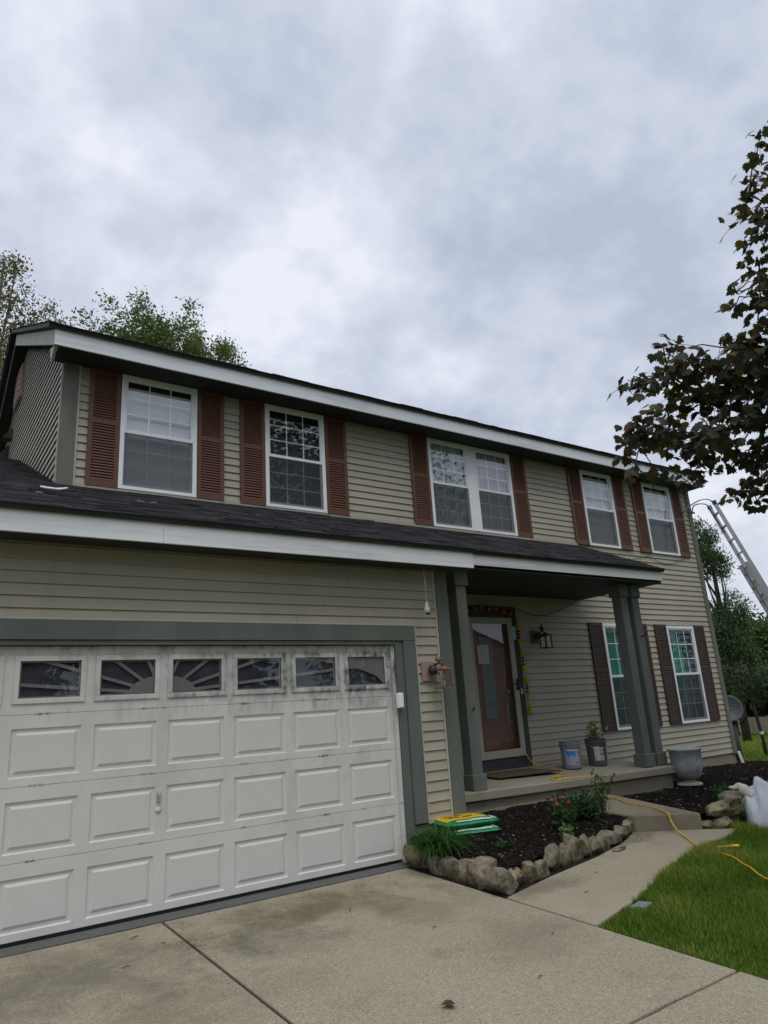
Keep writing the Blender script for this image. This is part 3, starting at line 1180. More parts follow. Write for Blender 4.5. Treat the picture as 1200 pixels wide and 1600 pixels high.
# ---- windows
def curtain(x0, x1, z0, z1, y, folds, amp):
    mb = MB()
    n = folds * 8
    for i in range(n + 1):
        x = x0 + (x1 - x0) * i / n
        yy = y + amp * math.sin(2 * PI * folds * i / n + .5 * math.sin(i * .7))
        mb.v += [(x, yy, z0), (x, yy * 1.0, z1)]
    for i in range(n):
        mb.f.append((2 * i, 2 * i + 2, 2 * i + 3, 2 * i + 1))
    return mb


def blind(x0, x1, z0, z1, y, pitch=.028):
    mb = MB()
    z = z0 + pitch
    while z < z1:
        mb.add([(x0, y - .003, z), (x1, y - .003, z), (x1, y + .003, z + pitch * 1.04), (x0, y + .003, z + pitch * 1.04)], [(0, 1, 2, 3)])
        z += pitch
    return mb


def window(x0, x1, z0, z1, units=1, dress='blind', lower=None, label=None, yf=1.668):
    f = .052
    mb = MB()
    yb = 1.745
    cols = []
    w_m = .115 if units == 2 else 0
    wu = (x1 - x0 - w_m) / units
    for u in range(units):
        cols.append((x0 + u * (wu + w_m), x0 + u * (wu + w_m) + wu))
    mb.box(x0, x1, yf, yb, z1 - f, z1).box(x0, x1, yf, yb, z0, z0 + f * .8)
    for a, b in cols:
        mb.box(a, a + f, yf + .002, yb, z0 + f * .8, z1 - f).box(b - f, b, yf + .002, yb, z0 + f * .8, z1 - f)
    if units == 2:
        mb.box(cols[0][1], cols[1][0], yf - .004, yb, z0 + .001, z1 - .001)
    w = ob('window', mb, M_WHITE, H, bevel=.003)
    if label:
        w['label'] = label
    zm = z0 + (z1 - z0) * .485
    for a, b in cols:
        ax, bx = a + f, b - f
        rail = .034
        for up in (1, 0):
            s0, s1 = (zm, z1 - f) if up else (z0 + f * .8, zm + .03)
            ys = yf + (.012 if up else .030)
            sm = MB()
            sm.box(ax, bx, ys, ys + .022, s0, s0 + rail + .006).box(ax, bx, ys, ys + .022, s1 - rail * .7, s1)
            sm.box(ax, ax + rail * .7, ys + .001, ys + .022, s0 + rail + .006, s1 - rail * .7).box(bx - rail * .7, bx, ys + .001, ys + .022, s0 + rail + .006, s1 - rail * .7)
            ob('sash', sm, M_WHITE, w, bevel=.002)
            gx0, gx1, gz0, gz1 = ax + rail * .7, bx - rail * .7, s0 + rail + .006, s1 - rail * .7
            yg = ys + .010
            # the grille lies between the glass layers and parts the sash into nine panes
            gm = MB()
            for k in (1, 2):
                xx = gx0 + (gx1 - gx0) * k / 3
                gm.box(xx - .008, xx + .008, yg + .003, yg + .008, gz0, gz1)
                zz2 = gz0 + (gz1 - gz0) * k / 3
                gm.box(gx0, gx1, yg + .0035, yg + .0085, zz2 - .008, zz2 + .008)
            ob('grille', gm, M_WHITE, w)
            for i in range(3):
                for j in range(3):
                    pa, pb = gx0 + (gx1 - gx0) * i / 3, gx0 + (gx1 - gx0) * (i + 1) / 3
                    qa, qb = gz0 + (gz1 - gz0) * j / 3, gz0 + (gz1 - gz0) * (j + 1) / 3
                    me = MB().add([(pa, yg, qa), (pb, yg, qa), (pb, yg, qb), (pa, yg, qb)], [(0, 1, 2, 3)])
                    ob('pane', me, M_GLASSLOW if dress == 'teal' else M_GLASS, w)
        ob('insect_screen', MB().add([(ax, yf + .016, z0 + f * .8), (bx, yf + .016, z0 + f * .8), (bx, yf + .016, zm), (ax, yf + .016, zm)], [(0, 1, 2, 3)]), M_SCREEN, w)
        yc = 1.752
        if dress == 'blind':
            ob('blind', blind(ax, bx, z0 + .05, z1 - .12, yc + .01), M_BLIND, w, kind='stuff')
            ob('blind_rail', MB().box(ax, bx, yc - .006, yc + .016, zm + .22, zm + .25), M_BLINDG, w)
        elif dress == 'half':
            ob('blind', blind(ax, bx, z0 + .05, zm + .35, yc + .012), M_DARKBLIND, w, kind='stuff')
        elif dress == 'sheer':
            ob('curtain', curtain(ax, bx, z0 + .02, z1 - .02, yc + .012, 7, .012), M_SHEER if a == x0 else M_SHEERP, w, smooth=True)
        elif dress == 'teal':
            ob('curtain', curtain(ax - .02, ax + (bx - ax) * .62, z0, z1, yc + .018, 6, .013), M_TEAL, w, smooth=True)
            ob('curtain', curtain(ax + (bx - ax) * .62 + .01, bx + .02, z0, z1, yc + .022, 3, .012), simple('dark_teal_curtain', (.03, .085, .08), .8), w, smooth=True)
    # outer casing lip
    return w


window(*WINS[0], dress='blind', label='white double-hung window with a closed white blind, above the garage door')
window(*WINS[1], dress='half', label='white double-hung window with dark glass, second from the left upstairs')
window(*WINS[2], units=2, dress='sheer', label='white twin window with pale curtains over the porch roof')
window(*WINS[3], dress='blind', label='white double-hung window upstairs, just right of the porch roof')
window(*WINS[4], dress='blind', label='white double-hung window upstairs at the right corner of the house')
window(*WINS[5], dress='teal', label='tall white window with teal curtains, half hidden behind the porch posts')
window(*WINS[6], dress='teal', label='tall white window with teal curtains at the right corner downstairs')


# ---- shutters
def shutter_mesh(w, h, arch_top=False):
    fr = MB()
    t = .028
    st, top, mid, bot = .050, .062, .052, .078
    zm = h * .545
    fr.box(0, st, -t, 0, 0, h).box(w - st, w, -t, 0, 0, h).box(st, w - st, -t + .002, 0, 0, bot).box(st, w - st, -t + .002, 0, h - top, h).box(st, w - st, -t + .002, 0, zm - mid / 2, zm + mid / 2)
    fr.box(st, w - st, -.003, 0, bot, h - top)
    lv = MB()
    for a, b in ((bot, zm - mid / 2), (zm + mid / 2, h - top)):
        n = int((b - a) / .0335)
        p = (b - a) / n
        for i in range(n):
            z = a + i * p
            lv.add([(st, -.0245, z + .001), (w - st, -.0245, z + .001), (w - st, -.0265, z + .007), (st, -.0265, z + .007), (st, -.008, z + p * 1.12), (w - st, -.008, z + p * 1.12), (st, -.009, z + p * .80), (w - st, -.009, z + p * .80)],
                   [(0, 1, 2, 3), (3, 2, 5, 4), (1, 0, 6, 7)])
    return fr, lv


SHU, SHL = shutter_mesh(.352, 1.462)
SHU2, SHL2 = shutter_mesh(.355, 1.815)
mu = (SHU.mesh('shutter'), SHL.mesh('louvres'))
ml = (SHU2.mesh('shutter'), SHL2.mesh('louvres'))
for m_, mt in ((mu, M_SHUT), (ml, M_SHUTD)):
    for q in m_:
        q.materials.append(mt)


def shutter(x0, z0, ms, lab=None):
    o = link('shutter', ms[0], None, H, loc=(x0, 1.694, z0), bevel=.003)
    link('louvres', ms[1], None, o, kind='stuff')
    scr = MB()
    if lab:
        o['label'] = lab
    return o


for x0, x1, z0, z1 in WINS[:5]:
    shutter(x0 - .358, z0 - .004, mu)
    shutter(x1 + .006, z0 - .004, mu)
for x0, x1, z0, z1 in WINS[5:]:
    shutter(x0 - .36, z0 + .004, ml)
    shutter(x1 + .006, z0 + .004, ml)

# ---- front door
dt = hp('door_casing', MB().box(2.505, 2.632, 1.66, 1.80, zslab(2.5, 1.7), 2.915).box(3.548, 3.676, 1.66, 1.80, zslab(3.6, 1.7), 2.915).box(2.632, 3.548, 1.662, 1.80, 2.742, 2.914), simple('charcoal_casing_paint', (.052, .056, .060), .6, .12), bevel=.003)
ob('kick_board', MB().box(2.632, 3.548, 1.668, 1.80, .515, .676), simple('charcoal_sill_paint', (.05, .053, .056), .6), dt, bevel=.003)
sdm = MB()
dx0, dx1, dz0, dz1 = 2.634, 3.546, .680, 2.738
gx0, gx1, gz0, gz1 = 2.712, 3.452, .790, 2.640
sdm.box(dx0, gx0, 1.640, 1.672, dz0, dz1).box(gx1, dx1, 1.640, 1.672, dz0, dz1).box(gx0, gx1, 1.641, 1.672, dz0, gz0).box(gx0, gx1, 1.641, 1.672, gz1, dz1)
st = hp('storm_door', sdm, M_STORM, bevel=.006)
ob('door_glass', MB().box(gx0, gx1, 1.655, 1.659, gz0, gz1), M_GLASSD, st)
hb = MB().bar((3.50, 1.612, 1.63), (3.50, 1.612, 1.80), .022, .03, (0, 1, 0)).bar((3.50, 1.625, 1.72), (3.36, 1.605, 1.725), .022, .014).box(3.488, 3.512, 1.612, 1.64, 1.64, 1.66).box(3.488, 3.512, 1.612, 1.64, 1.77, 1.79)
ob('handle', hb, M_BLACK, st, bevel=.004)
ob('notice_sheet', MB().box(2.785, 3.010, 1.662, 1.664, 2.038, 2.318), M_PAPER, st)
ln = MB()
for i in range(9):
    ln.box(2.81, 2.81 + random.uniform(.12, .175), 1.6605, 1.6615, 2.07 + i * .026, 2.074 + i * .026)
ob('print_lines', ln, simple('grey_print', (.25, .27, .28), .8), st)
# entry behind the storm door
en = hp('entry_door', MB().box(2.62, 3.57, 1.762, 1.80, .67, 2.76), M_INNERDOOR)
ob('door_light', MB().box(2.93, 3.17, 1.750, 1.761, 1.25, 2.45), M_TEALGLASS, en)
ob('light_frame', MB().box(2.89, 2.93, 1.744, 1.761, 1.21, 2.49).box(3.17, 3.21, 1.744, 1.761, 1.21, 2.49).box(2.93, 3.17, 1.744, 1.761, 1.21, 1.25).box(2.93, 3.17, 1.744, 1.761, 2.45, 2.49).box(2.93, 3.17, 1.746, 1.761, 1.81, 1.84), M_INNERDOOR, en, bevel=.004)
ob('door_panel', MB().box(2.80, 3.38, 1.752, 1.761, .98, 1.15), M_INNERDOOR, en, bevel=.006)
ob('entry_floor', MB().box(2.62, 3.57, 1.675, 1.760, .655, .670), M_OAK, en)
ob('kick_panel', MB().box(2.66, 3.53, 1.754, 1.761, .68, .95), M_OAK, en)
ob('entry_side', MB().box(2.58, 2.62, 1.805, 1.84, .5, 2.8).box(3.57, 3.61, 1.805, 1.84, .5, 2.8).box(2.62, 3.57, 1.805, 1.84, 2.762, 2.80), M_INNERDOOR, en)
ob('knob', MB().lathe([(.004, 0), (.024, .01), (.028, .025), (.018, .04), (.003, .046)], 14), M_METAL, en, smooth=True, loc=(3.40, 1.75, 1.62)).rotation_euler = (PI / 2, 0, 0)
hp('doorbell', MB().box(3.590, 3.634, 1.646, 1.659, 1.565, 1.652), simple('ivory_plastic', (.45, .40, .27), .5), bevel=.004)

nt_ = thing('door_notice', 'pale blue paper notice stuck on the dark casing right of the front door', 'notice', (3.575, 1.656, 2.40))
ob('sheet', MB().box(-.052, .052, -.004, 0, 0, .205), simple('pale_blue_print', (.22, .42, .52), .6, .1), nt_)
ob('printed_band', MB().box(-.046, .046, -.0055, -.0045, .15, .195).box(-.03, .035, -.0055, -.0045, .03, .10), simple('white_blue_print', (.45, .56, .60), .6, .15, 30), nt_)


# ---- wall lanterns
def lantern(loc, label, body, plate, group, cat='wall lantern'):
    t = thing('wall_lantern', label, cat, loc, 0, group)
    ob('back_plate', MB().box(-.085, .085, -.018, 0, -.02, .19), plate, t, bevel=.004)
    ob('mount_ball', MB().lathe([(.0, -.055), (.03, -.048), (.052, -.02), (.055, .005), (.045, .035), (.02, .052), (0, .055)], 18, (0.02, -.075, .095)), M_BRONZE, t, smooth=True)
    ob('arm', MB().tube([(.02, -.07, .11), (.035, -.11, .155), (.06, -.15, .165), (.085, -.165, .13)], .012, 8), M_BRONZE, t, smooth=True)
    ob('finial', MB().lathe([(0, -.032), (.02, -.028), (.034, -.008), (.034, .008), (.022, .028), (.010, .034), (.008, .06), (.003, .075)], 14, (.06, -.13, .205)), body, t, smooth=True)
    cx, cy = .085, -.165
    w, h = .062, .205
    z0 = -.11
    fr = MB()
    for i in (-1, 1):
        for j in (-1, 1):
            fr.box(cx + i * w - .007, cx + i * w + .007, cy + j * w - .007, cy + j * w + .007, z0, z0 + h)
    for zc in (z0, z0 + h - .014):
        for j in (-1, 1):
            fr.box(cx - w + .008, cx + w - .008, cy + j * w - .006, cy + j * w + .006, zc + .001, zc + .015)
            fr.box(cx + j * w - .006, cx + j * w + .006, cy - w + .008, cy + w - .008, zc + .001, zc + .015)
    ob('lantern_frame', fr, body, t)
    ob('lantern_roof', MB().add([(cx - w - .012, cy - w - .012, z0 + h), (cx + w + .012, cy - w - .012, z0 + h), (cx + w + .012, cy + w + .012, z0 + h), (cx - w - .012, cy + w + .012, z0 + h), (cx - .015, cy - .015, z0 + h + .035), (cx + .015, cy - .015, z0 + h + .035), (cx + .015, cy + .015, z0 + h + .035), (cx - .015, cy + .015, z0 + h + .035)],
                                [(0, 3, 2, 1), (4, 5, 6, 7), (0, 1, 5, 4), (1, 2, 6, 5), (2, 3, 7, 6), (3, 0, 4, 7)]), body, t)
    ob('lantern_floor', MB().box(cx - w + .007, cx + w - .007, cy - w + .007, cy + w - .007, z0 + .002, z0 + .008), body, t)
    for i in (-1, 1):
        ob('glass_pane', MB().box(cx - w + .008, cx + w - .008, cy + i * w - .001, cy + i * w + .001, z0 + .016, z0 + h - .016), M_GLASSL, t)
        ob('glass_pane', MB().box(cx + i * w - .001, cx + i * w + .001, cy - w + .008, cy + w - .008, z0 + .016, z0 + h - .016), M_GLASSL, t)
    ob('candle_tube', MB().tube([(cx, cy, z0 + .01), (cx, cy, z0 + .09)], .014, 10), M_CREAM, t, smooth=True)
    ob('bulb', MB().lathe([(.008, .09), (.018, .11), (.020, .13), (.010, .155), (.002, .165)], 12, (cx, cy, z0)), simple('milky_bulb', (.30, .29, .25), .3), t, smooth=True)
    return t


lantern((.455, -.068, 1.755), 'copper wall lantern on a pinkish plate beside the garage door', M_COPPER, M_BACKPLATE, 'wall lanterns on the house front')
lantern((4.06, 1.692, 2.36), 'black wall lantern on the siding between front door and porch window', M_BLACK, simple('dark_plate', (.09, .085, .08), .6), 'wall lanterns on the house front')

# ---- wires on the wall
w1 = ob('wall_wire', MB().tube([(6.05, 1.682, 3.985), (6.25, 1.682, 3.925), (6.45, 1.682, 3.88), (6.8, 1.682, 3.90), (7.2, 1.682, 3.97), (7.5, 1.682, 4.04), (7.79, 1.682, 3.945), (8.05, 1.682, 3.91), (8.32, 1.682, 3.94), (8.6, 1.682, 4.03), (8.85, 1.682, 4.12)], .0045, 6), M_BLACK, smooth=True)
tag(w1, 'thin dark wire drooping on the siding under the upper right windows', 'wire')
w2 = ob('porch_wire', MB().tube([(3.70, 1.676, 2.90), (3.9, 1.676, 2.83), (4.17, 1.676, 2.79), (4.4, 1.676, 2.81), (4.65, 1.676, 2.87), (4.9, 1.676, 2.95), (5.15, 1.676, 3.04), (5.2, 1.676, 3.09)], .005, 6), M_BLACK, smooth=True)
tag(w2, 'thin dark wire sagging along the porch wall from door casing to ceiling corner', 'wire')


# ---- garlands
def flower_mesh(r):
    mb = MB()
    mb.lathe([(0, -.8 * r), (.75 * r, -.6 * r), (1.05 * r, -.15 * r), (.8 * r, 0), (1.05 * r, .18 * r), (.75 * r, .6 * r), (0, .8 * r)], 10, cap=False)
    return mb


M_MARI = simple('yellow_garland_flower', (.48, .36, .015), .7, .2, 30)
M_ORNG = simple('orange_garland_flower', (.40, .13, .02), .7, .2, 30)
M_MAROON = simple('maroon_garland_flower', (.14, .012, .022), .7, .2, 30)
M_WHITEF = simple('white_garland_flower', (.38, .36, .36), .7, .1, 30)
fy = flower_mesh(.034).mesh('flower')
fy.materials.append(M_MARI)
fo = flower_mesh(.036).mesh('flower')
fo.materials.append(M_ORNG)
fm = flower_mesh(.024).mesh('flower')
fm.materials.append(M_MAROON)
fw = flower_mesh(.022).mesh('flower')
fw.materials.append(M_WHITEF)
ga = thing('door_garland', 'red and orange flower garland draped across the top of the front door', 'garland', (2.48, 1.63, 2.80), 0, 'flower garlands round the front door')
pts = []
for i in range(23):
    t = i / 22
    x = t * 1.10
    z_ = .02 + .085 * math.sin(PI * clamp(t * 1.05, 0, 1)) - .03 * abs(math.sin(PI * t * 3))
    pts.append((x, 0, z_))
ob('string', MB().tube(pts, .006, 5), M_MAROON, ga)
for i, q in enumerate(pts):
    o = link('flower', fo if i % 3 == 0 else fm, None, ga, loc=q, smooth=True)
    o.rotation_euler = (0, PI / 2, 0)
gv_ = thing('door_garland', 'yellow, white and maroon flower garland hanging down right of the front door', 'garland', (3.655, 1.63, 2.84), 0, 'flower garlands round the front door')
kinds = 'yywwyymmmyywwyymmmyywwyymmmyywwy'
zc = 0.0
pp = [(0, 0, .02)]
rad = {'y': .030, 'w': .026, 'm': .030}
for i, k in enumerate(kinds):
    step = {'y': .046, 'w': .040, 'm': .050}[k]
    zc -= step
    xx = .008 * math.sin(i * .6) + .002 * i
    pp.append((xx, 0, zc))
    o = link('flower', {'y': fy, 'w': fw, 'm': fm}[k], None, gv_, loc=(xx, 0, zc), smooth=True)
ob('string', MB().tube(pp, .005, 5), M_WHITEF, gv_)
ob('end_bloom', flower_mesh(.05), M_MARI, gv_, loc=(pp[-1][0] + .01, 0, pp[-1][2] - .075), smooth=True)

# ---- hanging ornament under garage eave
on = thing('hanging_ornament', 'small white ornament hanging on a cord from the garage eave', 'ornament', (.372, -.25, 2.455))
ob('ornament_body', MB().lathe([(0, 0), (.030, .004), (.036, .03), (.030, .062), (.020, .085), (.022, .10), (.012, .118), (0, .124)], 14), simple('chalky_white', (.52, .50, .45), .7, .1), on, smooth=True)
ob('ornament_foot', MB().lathe([(0, -.012), (.026, -.010), (.028, .0), (0, .002)], 12, (.012, 0, -.002)), M_BLACK, on, smooth=True)
ob('cord', MB().tube([(0, 0, .12), (.004, 0, .22), (-.003, 0, .36), (.002, 0, .52)], .0035, 5), M_CREAM, on)
ob('bow', MB().tube([(0, 0, .43), (-.02, 0, .455), (-.045, 0, .448), (-.07, 0, .425)], .003, 5).tube([(0, 0, .40), (.012, 0, .38), (.010, 0, .34), (.016, 0, .30)], .004, 5).tube([(0, 0, .125), (.02, -.006, .135), (.035, -.01, .115)], .004, 5), M_CREAM, on)

# ---- things on the garage roof


def zroof(y):
    return 4.092 + .42 * (y - 1.70) + .021


rd = ob('roof_strip', MB().tube([(-3.42, .82, zroof(.82) + .008), (-3.36, .74, zroof(.74) + .008), (-3.28, .73, zroof(.73) + .01), (-3.20, .86, zroof(.86) + .010), (-3.16, .95, zroof(.95) + .012)], [.010, .013, .014, .013, .010], 6), M_WHITE, smooth=True)
tag(rd, 'curled white strip of scrap lying on the dark garage roof shingles', 'scrap strip')
for i, (x, y, a) in enumerate(((-2.55, .52, .2), (-2.42, .53, -.5), (-1.32, .42, .8), (-3.5, .30, .1))):
    o = ob('roof_litter', MB().bar((-.03, 0, 0), (.03, 0, 0), .012, .008), M_CREAM, loc=(x, y, zroof(y) + .004))
    o.rotation_euler = (math.atan(.42), 0, a)
    tag(o, ('pale scrap on the garage roof under the right side of the leftmost window', 'second pale scrap on the roof, right beside another below the leftmost window', 'pale scrap on the roof below the second upstairs window', 'pale scrap at the left end of the garage roof')[i], 'scrap', 'pale scraps on the garage roof')

# ---- porch things
dm = thing('doormat', 'flat brown doormat lying on the porch in front of the door', 'doormat', (2.85, 1.22, zslab(2.85, 1.22) + .002), -.12)
ob('mat_body', MB().box(-.52, .52, -.34, .34, 0, .012), M_MAT, dm, bevel=.004)
for q in (-.36, .34):
    ob('mat_edge', MB().box(-.54, .54, q, q + .02, 0, .009), M_BRONZE, dm)


def bucket(loc, label, body, rz, blue):
    b = thing('paint_bucket', label, 'bucket', loc, rz, 'plastic buckets on the porch')
    prof = [(.128, 0), (.132, .004), (.146, .29), (.158, .292), (.158, .302), (.149, .304), (.150, .325), (.160, .327), (.160, .340), (.151, .342), (.152, .365), (.160, .366), (.160, .376), (.148, .376), (.143, .30), (.126, .02), (0, .018)]
    ob('bucket_shell', MB().lathe(prof, 40, cap=False), body, b, smooth=False)
    h = MB()
    h.tube([(.158 * math.cos(t), .158 * math.sin(t) - .004 * math.sin(t), .32 - .10 * math.sin((t + PI) / 1.0 * 1.0) if False else .315 - .075 * abs(math.sin(t))) for t in np.linspace(-PI, 0, 13)], .003, 5)
    ob('wire_handle', h, M_METAL, b)

    def patch(a0, a1, z0, z1, dr, wave=0.0):
        mb = MB()
        n = 14
        for i in range(n + 1):
            a = a0 + (a1 - a0) * i / n
            for zq in (z0 + wave * math.sin(i * .9), z1 + wave * math.sin(i * 1.7 + 1)):
                r = .132 + (.146 - .132) * (zq / .29) + dr
                mb.v.append((r * math.cos(a), r * math.sin(a), zq))
        for i in range(n):
            mb.f.append((2 * i, 2 * i + 2, 2 * i + 3, 2 * i + 1))
        return mb
    if blue:
        ob('label_sheet', patch(-2.75, -1.35, .05, .27, .0012), simple('grey_lilac_label', (.36, .37, .45), .5, .08, 12), b)
        ob('label_swirl', patch(-2.65, -1.65, .175, .245, .0022, .014), simple('blue_label_swirl', (.05, .25, .62), .5, .2, 22), b)
        ob('label_mark', patch(-1.6, -1.48, .065, .10, .0022), M_BLACK, b)
    else:
        ob('label_sheet', patch(-2.35, -1.75, .075, .27, .0012), simple('white_label', (.46, .46, .44), .6, .06, 12), b)
        ob('label_sheet', patch(-1.72, -1.32, .075, .15, .0012), M_BLINDG, b)
        ob('label_mark', patch(-1.72, -1.40, .17, .26, .0012, .006), M_BLINDG, b)
        ob('label_mark', patch(-2.25, -2.17, .095, .12, .0022), M_BLACK, b)
    return b


bucket((3.83, 1.03, zslab(3.83, 1.03)), 'light grey bucket with a white and blue label on the porch', simple('light_grey_plastic', (.20, .22, .27), .4, .06), -.30, True)
b2 = bucket((4.35, .99, zslab(4.35, .99)), 'dark grey bucket with a plant growing in it on the porch', simple('dark_grey_plastic', (.085, .088, .095), .45, .06), -.35, False)


def leaf_cloud(n, c, rad, size, up=.4, seed=0):
    r = np.random.default_rng(seed)
    P = r.normal(size=(n, 3)) * np.array(rad) * .5 + np.array(c)
    T = r.normal(size=(n, 3)) + np.array([0, 0, .2])
    N = r.normal(size=(n, 3)) + np.array([0, 0, up])
    s = size * r.uniform(.6, 1.3, n)
    return scatter(P, T, N, s, s * .55, LEAF4, LEAF4F, r.random(n))


bp = thing('bucket_plant', 'small leafy green plant growing out of the dark grey bucket', 'plant', (4.35, .99, zslab(4.35, .99) + .30))
V, F, Rn = leaf_cloud(90, (-.03, -.02, .15), (.11, .11, .14), .075, seed=3)
link('foliage', np_mesh('foliage', V, F, Rn), M_PALE, bp)
ob('stem', MB().tube([(0, 0, 0), (-.01, 0, .1), (-.03, -.01, .2)], .006, 5).tube([(.01, 0, 0), (.04, .01, .12)], .005, 5), M_SHRUBL, bp)
ob('potting_soil', MB().lathe([(.14, .0), (.143, .02), (0, .03)], 20, (0, 0, 0)), M_SOIL, bp)


# ---- yellow cord
def smooth_path(pts, k=6):
    P = [Vector(p) for p in pts]
    o = []
    for i in range(len(P) - 1):
        p0, p1, p2, p3 = P[max(i - 1, 0)], P[i], P[i + 1], P[min(i + 2, len(P) - 1)]
        for j in range(k):
            t = j / k
            o.append(.5 * ((2 * p1) + (-p0 + p2) * t + (2 * p0 - 5 * p1 + 4 * p2 - p3) * t * t + (-p0 + 3 * p1 - 3 * p2 + p3) * t ** 3))
    o.append(P[-1])
    return o


def zs(x, y, d=.008):
    return zslab(x, y) + d


cordpts = [(3.53, 1.63, .70), (3.56, 1.58, .60)] + [(x, y, zs(x, y)) for x, y in ((3.62, 1.42), (3.50, 1.05), (3.34, .80), (3.10, .62), (2.88, .52), (2.66, .36), (2.62, .25), (2.78, .27), (2.95, .40), (3.02, .50), (2.9, .48), (2.74, .33), (2.80, .25), (2.98, .26), (3.08, .22))] + \
    [(3.16, .172, .470), (3.20, .14, .40), (3.23, .08, .30), (3.24, .02, .235), (3.18, -.2, .222), (3.0, -.50, .215), (2.95, -.8, .207), (2.85, -1.0, .200), (2.74, -1.16, .196), (2.71, -1.225, .185), (2.69, -1.27, .10), (2.64, -1.36, .035), (2.50, -1.55, G(2.5, -1.55) + .014), (2.28, -1.80, G(2.3, -1.8) + .014), (2.22, -1.95, G(2.2, -1.95) + .02), (2.26, -2.06, G(2.3, -2.0) + .045), (2.31, -2.13, G(2.3, -2.1) + .055)]
ec = thing('power_cable', 'yellow extension cord running from the front door over porch and step to the lawn', 'extension cord', (0, 0, 0))
ob('cord', MB().tube(smooth_path(cordpts, 5), .0075, 7), M_HOSE, ec, smooth=True)
ob('cord_tie', MB().tube([(3.222, .10, .33), (3.232, .07, .285)], .016, 8), M_BLACK, ec)
ob('plug', MB().tube([(2.31, -2.13, G(2.3, -2.1) + .055), (2.35, -2.20, G(2.3, -2.1) + .06)], .014, 8), M_HOSE, ec, smooth=True)
ob('lawn_run', MB().tube(smooth_path([(2.20, -2.02, G(2.2, -2) + .03), (2.08, -2.16, G(2, -2.2) + .05), (1.98, -2.34, G(2, -2.3) + .055), (1.86, -2.50, G(1.8, -2.5) + .05), (1.76, -2.62, G(1.8, -2.6) + .055), (1.66, -2.74, G(1.6, -2.7) + .045), (1.57, -2.86, G(1.6, -2.9) + .05), (1.50, -3.0, G(1.5, -3) + .05), (1.55, -3.2, G(1.5, -3.2) + .05)], 5), .0065, 6), M_HOSE, ec, smooth=True)

# ------------------------------------------------------------------ beds, stones
BED1 = [(.03, -.42), (.06, -1.44), (.6, -1.30), (1.4, -1.19), (2.0, -1.03), (2.41, -.90), (2.39, .20), (.84, .20), (.84, -.07), (.06, -.07)]


def zbed1(x, y):
    t = clamp((y + 1.3) / 1.5, 0, 1)
    zb = .10 + .155 * t
    e = clamp(min(x - .0, .25) / .25, 0, 1)
    return zb * (.75 + .25 * e) + .018 * mnoise.noise(Vector((x * 4, y * 4, 3)))


BED2 = [(3.02, -1.36), (3.5, -1.28), (4.0, -1.12), (5.2, -.75), (7.5, -.25), (9.7, .65), (9.9, 1.6), (9.7, 2.6), (9.30, 2.6), (9.30, 1.70), (5.06, 1.70), (5.06, .20), (3.52, .20), (3.49, .08)]


def zbed2(x, y):
    t = clamp((x - 3) / 6.5, 0, 1)
    return .165 - .13 * t + .02 * clamp(y, -.5, 1) * (1 - t) + .02 * mnoise.noise(Vector((x * 3, y * 3, 8)))


def inside(poly, x, y):
    c = False
    n = len(poly)
    for i in range(n):
        x1, y1 = poly[i]
        x2, y2 = poly[(i + 1) % n]
        if (y1 > y) != (y2 > y) and x < (x2 - x1) * (y - y1) / (y2 - y1) + x1:
            c = not c
    return c


def bed(name, poly, zf, nchips, size, seed):
    mb = MB()
    xs = [p[0] for p in poly]
    ys = [p[1] for p in poly]
    st = .05 if max(xs) - min(xs) < 4 else .08
    nx = int((max(xs) - min(xs)) / st) + 1
    ny = int((max(ys) - min(ys)) / st) + 1
    idx = {}
    for j in range(ny):
        for i in range(nx):
            x, y = min(xs) + i * st, min(ys) + j * st
            if inside(poly, x + st / 2, y + st / 2):
                q = []
                for a, b in ((i, j), (i + 1, j), (i + 1, j + 1), (i, j + 1)):
                    if (a, b) not in idx:
                        X, Y = min(xs) + a * st, min(ys) + b * st
                        idx[(a, b)] = len(mb.v)
                        mb.v.append((X, Y, zf(X, Y) - .012 + .012 * mnoise.noise(Vector((X * 19, Y * 19, seed)))))
                    q.append(idx[(a, b)])
                mb.f.append(tuple(q))
    base = ob(name, mb, M_SOIL, smooth=True, kind='structure')
    r = random.Random(seed)
    P = []
    while len(P) < nchips:
        x, y = r.uniform(min(xs), max(xs)), r.uniform(min(ys), max(ys))
        if inside(poly, x, y):
            P.append((x, y, zf(x, y) + r.uniform(-.008, .014)))
    P = np.array(P)
    g = np.random.default_rng(seed)
    n = len(P)
    T = g.normal(size=(n, 3)) * np.array([1, 1, .35])
    N = g.normal(size=(n, 3)) * .5 + np.array([0, 0, 1])
    Lg = size * g.uniform(.35, 1.4, n)
    Wd = Lg * g.uniform(.15, .45, n)
    box = [(-.5, -.5, .06), (.5, -.4, .04), (.5, .45, .05), (-.45, .5, .04), (-.5, -.5, -.08), (.5, -.4, -.08), (.5, .45, -.08), (-.45, .5, -.08)]
    V, F, Rn_ = scatter(P, T, N, Lg, Wd, box, [(0, 1, 2, 3), (0, 4, 5, 1), (1, 5, 6, 2), (2, 6, 7, 3), (3, 7, 4, 0)], g.random(n))
    link('mulch_chips', np_mesh('mulch_chips', V, F, Rn_), M_CHIP, base, kind='stuff')
    return base


bed('planting_bed', BED1, zbed1, 22000, .032, 21)
bed('planting_bed', BED2, zbed2, 34000, .04, 22)
# mulch spilled on the back of the step
SP = [(2.50, -.05), (2.95, -.20), (3.12, .02), (3.0, .17), (2.48, .17)]
bed('spilled_mulch', SP, lambda x, y: .235 + .012 * mnoise.noise(Vector((x * 6, y * 6, 1))), 1600, .03, 23)


